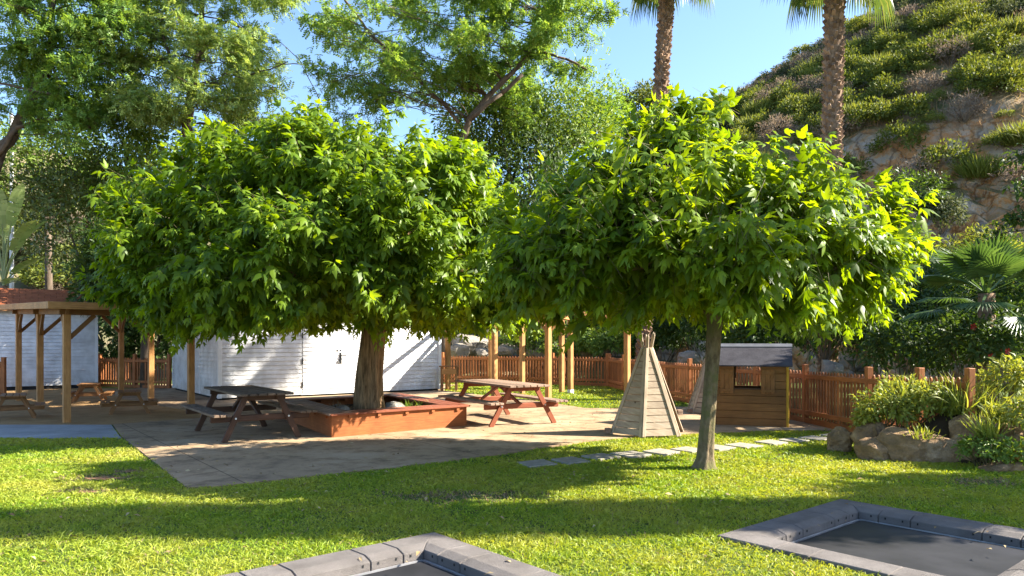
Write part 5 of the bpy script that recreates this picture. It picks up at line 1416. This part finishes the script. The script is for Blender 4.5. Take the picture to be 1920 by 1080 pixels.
while tries < 30000 and sum(have.values()) < 298:
    tries += 1
    u = random.uniform(3.0, 33); v = random.uniform(-48, 12)
    z = float(hill_uv(np.array(u), np.array(v))); x, y = uv2xy(u, v); ok, px, py = vis(x, y, z + .6)
    if not ok or (px < 1330 and py > 230): continue
    if u < 14: k = random.choices(('round', 'spiky', 'dry', 'olive'), (8, 2.2, 2.4, 1.2))[0]
    elif u < 19: k = random.choices(('round', 'spiky', 'dry', 'olive', 'tree'), (4, 2, 1, 3, 1.5))[0]
    else: k = random.choices(('round', 'dry', 'olive', 'tree'), (.5, 6, 5, .5))[0]
    if v < -14: k = random.choices(('tree', 'olive', 'round'), (2, 3, 2))[0]
    if have[k] >= quota[k]: continue
    s = {'round': random.uniform(.35, .9), 'spiky': random.uniform(.35, .65), 'dry': random.uniform(.8, 1.6), 'olive': random.uniform(.8, 1.8), 'tree': random.uniform(1.3, 2.2)}[k]
    if any((x - a) ** 2 + (y - b) ** 2 < ((.62 if u < 16 else .42) * (s + c)) ** 2 for a, b, c in placed): continue
    placed.append((x, y, s)); have[k] += 1
    mt, lb, nm, ct, gr = kinds[k]
    o = link(nm, protos[k][random.randrange(len(protos[k]))], M[mt], None, (x, y, z - .12))
    if k == 'round' and random.random() < .45: o.material_slots[0].link = 'OBJECT'; o.material_slots[0].material = M['hill_y']; o.rotation_euler = (0, 0, random.uniform(0, 6.28)); o.scale = (s * random.uniform(.9, 1.3), s * random.uniform(.9, 1.2), s * random.uniform(.8, 1.15))
    tag(o, lb, ct, gr)
# shrubs at the foot of the cliff and on it
for i, (px, py, d, r, mt, lb) in enumerate(((1720, 370, 27.5, (1.3, .8, 1.0), 'shade', 'dark bush clinging to the face of the cliff'), (1765, 395, 27.2, (.8, .6, .7), 'hill_o', 'olive bush on the cliff face beside the dark bush'), (1700, 480, 24, (1.1, .9, .9), 'bushy', 'green bush at the foot of the cliff behind the mulberry tips'),
        (1840, 480, 22, (.9, .8, .8), 'hill_y', 'sunlit yellow green shrub at the foot of the cliff above the fan palm'), (1900, 520, 20, (.9, .8, .7), 'hill_y', 'yellow green shrub beside the fan palm at the photo edge'), (1780, 500, 22, (.8, .7, .6), 'hill_g', 'green shrub at the cliff foot just before the fan palm'),
        (1640, 520, 24, (1.6, 1.0, 1.6), 'shade', 'dark tall bush at the cliff foot behind the mulberry crown'), (1900, 560, 24, (2.0, 1.2, 1.8), 'shade', 'dark tall bush at the cliff foot behind the fan palm'))):
    c = atd(px, py, d); leafy('cliff_shrub', lb, 'shrub', c, r, int(1900 * r[0] * r[2] + 500), .15, mt, 400 + i, stems=5, clump=14, base_z=max(0, c.z - r[2] - .1) if i < 2 else 0)
# dry grass over the slopes
n = 60000; u = g.uniform(2.6, 32, n); v = g.uniform(-45, 12, n); x, y = uv2xy(u, v); z = hill_uv(u, v)
P = np.stack([x, y, z - .05], 1); A = unit(g.normal(0, .45, (n, 3)) + np.array([0, 0, 1.0]))
BT = np.array([(0, .05, 0), (0, -.05, 0), (1, 0, -.15)]); 
o = link('dry_grass', mesh_np('dry_grass', *scatter(BT * np.array([1, .9, 1]), [(0, 1, 2)], P, A, g.normal(0, 1, (n, 3)), g.uniform(.18, .55, n))), M['hill_grass']); tag(o, 'dry grass covering the hillside between shrubs', 'dry grass', None, 'stuff')

# shrubs on the far hill at the left
quota2 = 0; random.seed(91)
while quota2 < 70:
    px = random.uniform(-20, 330); d = random.uniform(40, 66); x = (px - 960) * d / F; z = float(lefthill(np.array(x), np.array(d)))
    py = HOR - (z - EYE) * F / d
    if py > 560: 
        quota2 += .2; continue
    quota2 += 1; k = random.choice(('round', 'dry', 'olive', 'olive'))
    mt = kinds[k][0]; s = random.uniform(1.0, 2.1)
    o = link('far_shrub', protos[k][random.randrange(3)], M[mt], None, (x, d, z - .1)); o.scale = (s * 1.1, s, s * .9); tag(o, {'round': 'green shrub on the far brown slope seen through the feathery trees', 'dry': 'dry brown bush on the far slope seen through the feathery trees', 'olive': 'dull olive bush on the far slope seen through the feathery trees'}[k], 'shrub', 'shrubs on the far slope')

# white lamp post seen through the trees
p = Vector(((22 - 960) * 33 / F, 33, 0)); t = thing('lamp_post', 'thin white pole seen through the feathery trees above the banana plant', 'pole', p); m = MB(); m.tube([V3(0, 0, 0), V3(0, 0, 5), V3(0, 0, 11.4)], [.10, .085, .07], 10); m.build('pole', M['trim'], t, smooth=True)
m = MB(); m.tube([V3(0, 0, 11.35), V3(0, 0, 11.45), V3(0, 0, 11.6)], [.075, .12, .05], 10); m.build('cap', M['metal'], t)

# ------------------------------------------------------------------ plants in the garden bed
def bedz(x, y): return float(mound_h(np.array(x), np.array(y))) - .06
bs = [((1660, 768, 10.6), (.42, .35, .26), 1500, .075, 'bed', 'bright leafy shrub spilling over the teepee end of the rock bed'), ((1740, 752, 10.5), (.42, .35, .28), 1500, .075, 'bed', 'bright leafy shrub in the middle of the bed behind the largest rock'),
      ((1690, 735, 10.9), (.40, .3, .22), 900, .07, 'bed', 'wispy taller shrub against the fence pickets'), ((1890, 712, 10.2), (.32, .3, .28), 800, .095, 'bed', 'tall bright shrub at the back of the bed by the photo edge'),
      ((1925, 775, 9.4), (.30, .3, .22), 700, .085, 'bed', 'leafy shrub at the photo edge above the flat stone'), ((1845, 838, 9.3), (.30, .25, .13), 800, .06, 'bushy', 'ferny green ground plant beside the upright dark rock'), ((1905, 850, 9.1), (.30, .25, .14), 700, .07, 'bushy', 'ferny green ground plant at the photo edge over the lawn'),
      ((1625, 790, 10.9), (.2, .2, .14), 500, .06, 'bed', 'small leafy plant behind the small square rock')]
for i, ((px, py, d), r, n, s, mt, lb) in enumerate(bs):
    c = atd(px, py, d); leafy('garden_shrub', lb, 'plant', c, r, n, s, mt, 500 + i, stems=9, clump=18, base_z=min(bedz(c.x, c.y), c.z - r[2] * .8), bmat='stem')
def tuft(p, n, h, label, seed, mat='bed', lean=.45, wd=.012, name='grass_tuft', cat='grass tuft', group=None):
    g = np.random.default_rng(seed); P = g.normal(0, .07, (n, 3)) * np.array([1, 1, 0]); A = unit(P * 4 + g.normal(0, lean, (n, 3)) * np.array([1, 1, .2]) + np.array([0, 0, 1.0]))
    T = np.array([(0, -wd / h, 0), (0, wd / h, 0), (.5, wd * .8 / h, .03), (.5, -wd * .8 / h, .03), (.82, wd * .4 / h, -.06), (.82, -wd * .4 / h, -.06), (1, 0, -.22)])
    me = mesh_np('tuft', *scatter(T, [(0, 1, 2, 3), (3, 2, 4, 5), (5, 4, 6)], P, A, g.normal(0, 1, (n, 3)), h * g.uniform(.5, 1.1, n)))
    o = link(name, me, M[mat], None, p); return tag(o, label, cat, group)
for i, (px, py, d, h, n, lb) in enumerate(((1700, 740, 10.6, .5, 90, 'wispy pale grass tuft against the fence above the leafy shrub'), (1800, 750, 10.1, .55, 110, 'tall grass tuft between the fence posts and upright rock'), (1830, 745, 10.2, .5, 90, 'tall grass tuft above the upright rock'), (1730, 812, 9.75, .2, 40, 'small arching grass tuft growing on the largest rock'),
        (1870, 770, 9.7, .45, 90, 'grass tuft among the high rocks near the photo edge'), (1765, 745, 10.4, .6, 60, 'thin tall grass stalks behind the middle shrub'), (1855, 800, 9.4, .35, 80, 'grass tuft hanging beside the upright rock'))):
    c = atd(px, py, d); tuft(c - V3(0, 0, h * .35), n, h, lb, 600 + i, 'dry_grass' if 'dry' in lb else 'bed')
# little plants inside the planter
for i, (dx, dy, lb) in enumerate(((.75, .05, 'small green plant beside the large stone in the planter'), (1.1, -.1, 'small green plant near the sunny end of the planter'), (-.5, -.3, 'pale dry weeds on the slatted side of the planter'))):
    tuft(V3(T1.x + dx, T1.y + dy, .2), 60, .26, lb, 650 + i, 'bushy' if i < 2 else 'dry_grass', .8, .012, 'planter_weed', 'plant')

# ------------------------------------------------------------------ lawn
g = np.random.default_rng(5)
def lawn_points(n, x0, x1, y0, y1):
    return np.stack([g.uniform(x0, x1, n), g.uniform(y0, y1, n)], 1)
front = []
for (n, x0, x1, y0, y1) in ((150000, -5.2, 5.8, 4.3, 7.0), (165000, -6.6, 6.6, 7.0, 9.6), (125000, -9.5, 6.4, 9.6, 13.2), (24000, -14, 14, 2.6, 4.3), (14000, -13, -9.5, 4.3, 12.2)):
    P = lawn_points(n, x0, x1, y0, y1)
    vis_ok = (np.abs(P[:, 0]) < P[:, 1] * .78 + .8) | (g.random(n) < .25)
    front.append(P[vis_ok])
P = np.concatenate(front)
Pj = P + g.normal(0, .035, P.shape)
keep = ~inside(Pj, concrete) & ~inside(Pj, pathpoly) & ~inside(Pj, sandpoly)
for q_ in tramp_polys + stone_polys:
    cx_ = sum((Vector(p) for p in q_), Vector((0, 0, 0))) / 4
    keep &= ~inside(P, [cx_ + (Vector(p) - cx_) * .99 for p in q_])
mh = mound_h(P[:, 0], P[:, 1]); keep &= ~((P[:, 0] > 4.3) & (P[:, 1] > 8.3) & (mh > .11))
keep &= ~((P[:, 0] > 5.75) & (P[:, 1] > 12))
keep &= (np.hypot(P[:, 0] - b2.x, P[:, 1] - b2.y) > .10)
# bare and dry patches
bare = [(at(870, 932), .85, .32), (at(190, 897), .55, .28), (at(160, 922), .35, .14), (at(1840, 905), .5, .3), (at(235, 885), .3, .16)]
dryness = np.zeros(len(P))
for c_, rx, ry in bare:
    dd_ = np.hypot((P[:, 0] - c_.x) / rx, (P[:, 1] - c_.y) / ry) + .35 * vnoise(P[:, 0], P[:, 1], 5, 2); dryness = np.maximum(dryness, np.clip(1.25 - dd_, 0, 1))
keep &= g.random(len(P)) > dryness * .78
nz_ = vnoise(P[:, 0], P[:, 1], 1.6, 11); keep &= g.random(len(P)) < .86 + .22 * nz_
P = P[keep]; dryness = dryness[keep]
back = lawn_points(26000, -2.4, 5.4, 16.8, 28); bpoly = [at(830, 733), at(895, 741), at(965, 748), at(1035, 757), at(1099, 767), at(1154, 767), at(1265, 764), V3(4.8, 17.4), V3(4.4, 18.8), V3(3.9, 21), V3(3.3, 25.5), V3(-2.3, 27.8)]
back = back[inside(back, bpoly)]
def blades(name, P, mat, hmul, label):
    n = len(P); d = P[:, 1]; wdt = np.clip(.0030 + .0006 * (d - 4.5), .0030, .013) * g.uniform(.8, 1.3, n)
    tall = vnoise(P[:, 0], P[:, 1], 4.7, 9) > .62
    ht = (.034 + .012 * vnoise(P[:, 0], P[:, 1], 2.2, 3) + .006 * vnoise(P[:, 0], P[:, 1], 9, 5)) * g.uniform(.55, 1.6, n) * hmul * np.where(tall & (g.random(n) < .4), 1.6, 1)
    A = unit(g.normal(0, .55, (n, 3)) * np.array([1, 1, .15]) + np.array([0, 0, .8])); sd = unit(np.cross(A, g.normal(0, 1, (n, 3)))); bend = unit(A * np.array([1, 1, 0]) + 1e-4)
    p3 = np.concatenate([P, np.zeros((n, 1)) - .002], 1)
    mid = p3 + A * (ht * .55)[:, None]; tip = p3 + A * (ht * .95)[:, None] + bend * (ht * .35)[:, None] - np.array([0, 0, 1.0]) * (ht * .12)[:, None]
    V = np.stack([p3 - sd * wdt[:, None], p3 + sd * wdt[:, None], mid + sd * (wdt * .8)[:, None], mid - sd * (wdt * .8)[:, None], tip], 1).reshape(-1, 3)
    f = np.array([0, 1, 2, 3, 3, 2, 4]); loops = (f[None] + (np.arange(n) * 5)[:, None]).ravel(); sizes = np.tile(np.array([4, 3]), n)
    o = link(name, mesh_np(name, V, loops, sizes), M[mat]); tag(o, label, 'grass', None, 'stuff')
isdry = dryness > g.random(len(P)) * .9 + .12
scat = (g.random(len(P)) < .045)
blades('grass', P[~isdry & ~scat], 'grass', 1.0, 'short sunlit lawn grass round the trampolines')
blades('dead_grass', P[isdry | scat], 'dry_grass', .8, 'dead straw coloured blades in worn patches of the lawn')
blades('back_grass', back, 'grass', 1.3, 'lawn grass under the honey coloured pergola')

n = 420; Pw = np.concatenate([lawn_points(n, -5.5, 5.5, 4.6, 9.5)]); Pw = Pw[(vnoise(Pw[:, 0], Pw[:, 1], .9, 21) > .05) & ~inside(Pw, concrete)]
for q_ in tramp_polys + stone_polys: Pw = Pw[~inside(Pw, q_)]
kW = 6; Pw = np.repeat(Pw, kW, 0); n = len(Pw); aw = g.random(n) * 6.283
o = link('lawn_weeds', mesh_np('lawn_weeds', *scatter(LEAF[0], LEAF[1], np.concatenate([Pw, np.full((n, 1), .022)], 1), np.stack([np.cos(aw), np.sin(aw), g.uniform(.1, .7, n)], 1), g.normal(0, .2, (n, 3)) + np.array([0, 0, 1]), .05 * g.uniform(.5, 1.4, n))), M['bed']); tag(o, 'small broad leaved weeds scattered through the lawn', 'weeds', None, 'stuff')
# fallen leaves on the patio, sand and lawn
n = 900; Pf = np.concatenate([lawn_points(n, -7, 5.5, 8.5, 19), lawn_points(150, -5, 5, 5, 9)]); okp = inside(Pf, concrete) | (Pf[:, 1] < 9); Pf = Pf[okp]; n = len(Pf)
P3 = np.concatenate([Pf, np.where(inside(Pf, concrete), GZ + .006, .035)[:, None]], 1); A = g.normal(0, 1, (n, 3)) * np.array([1, 1, .12])
o = link('fallen_leaves', mesh_np('fallen_leaves', *scatter(LEAF[0], LEAF[1], P3, A, g.normal(0, .25, (n, 3)) + np.array([0, 0, 1]), .055 * g.uniform(.35, 1.5, n))), M['fallen']); tag(o, 'dry leaves fallen on the patio and lawn', 'fallen leaves', None, 'stuff')
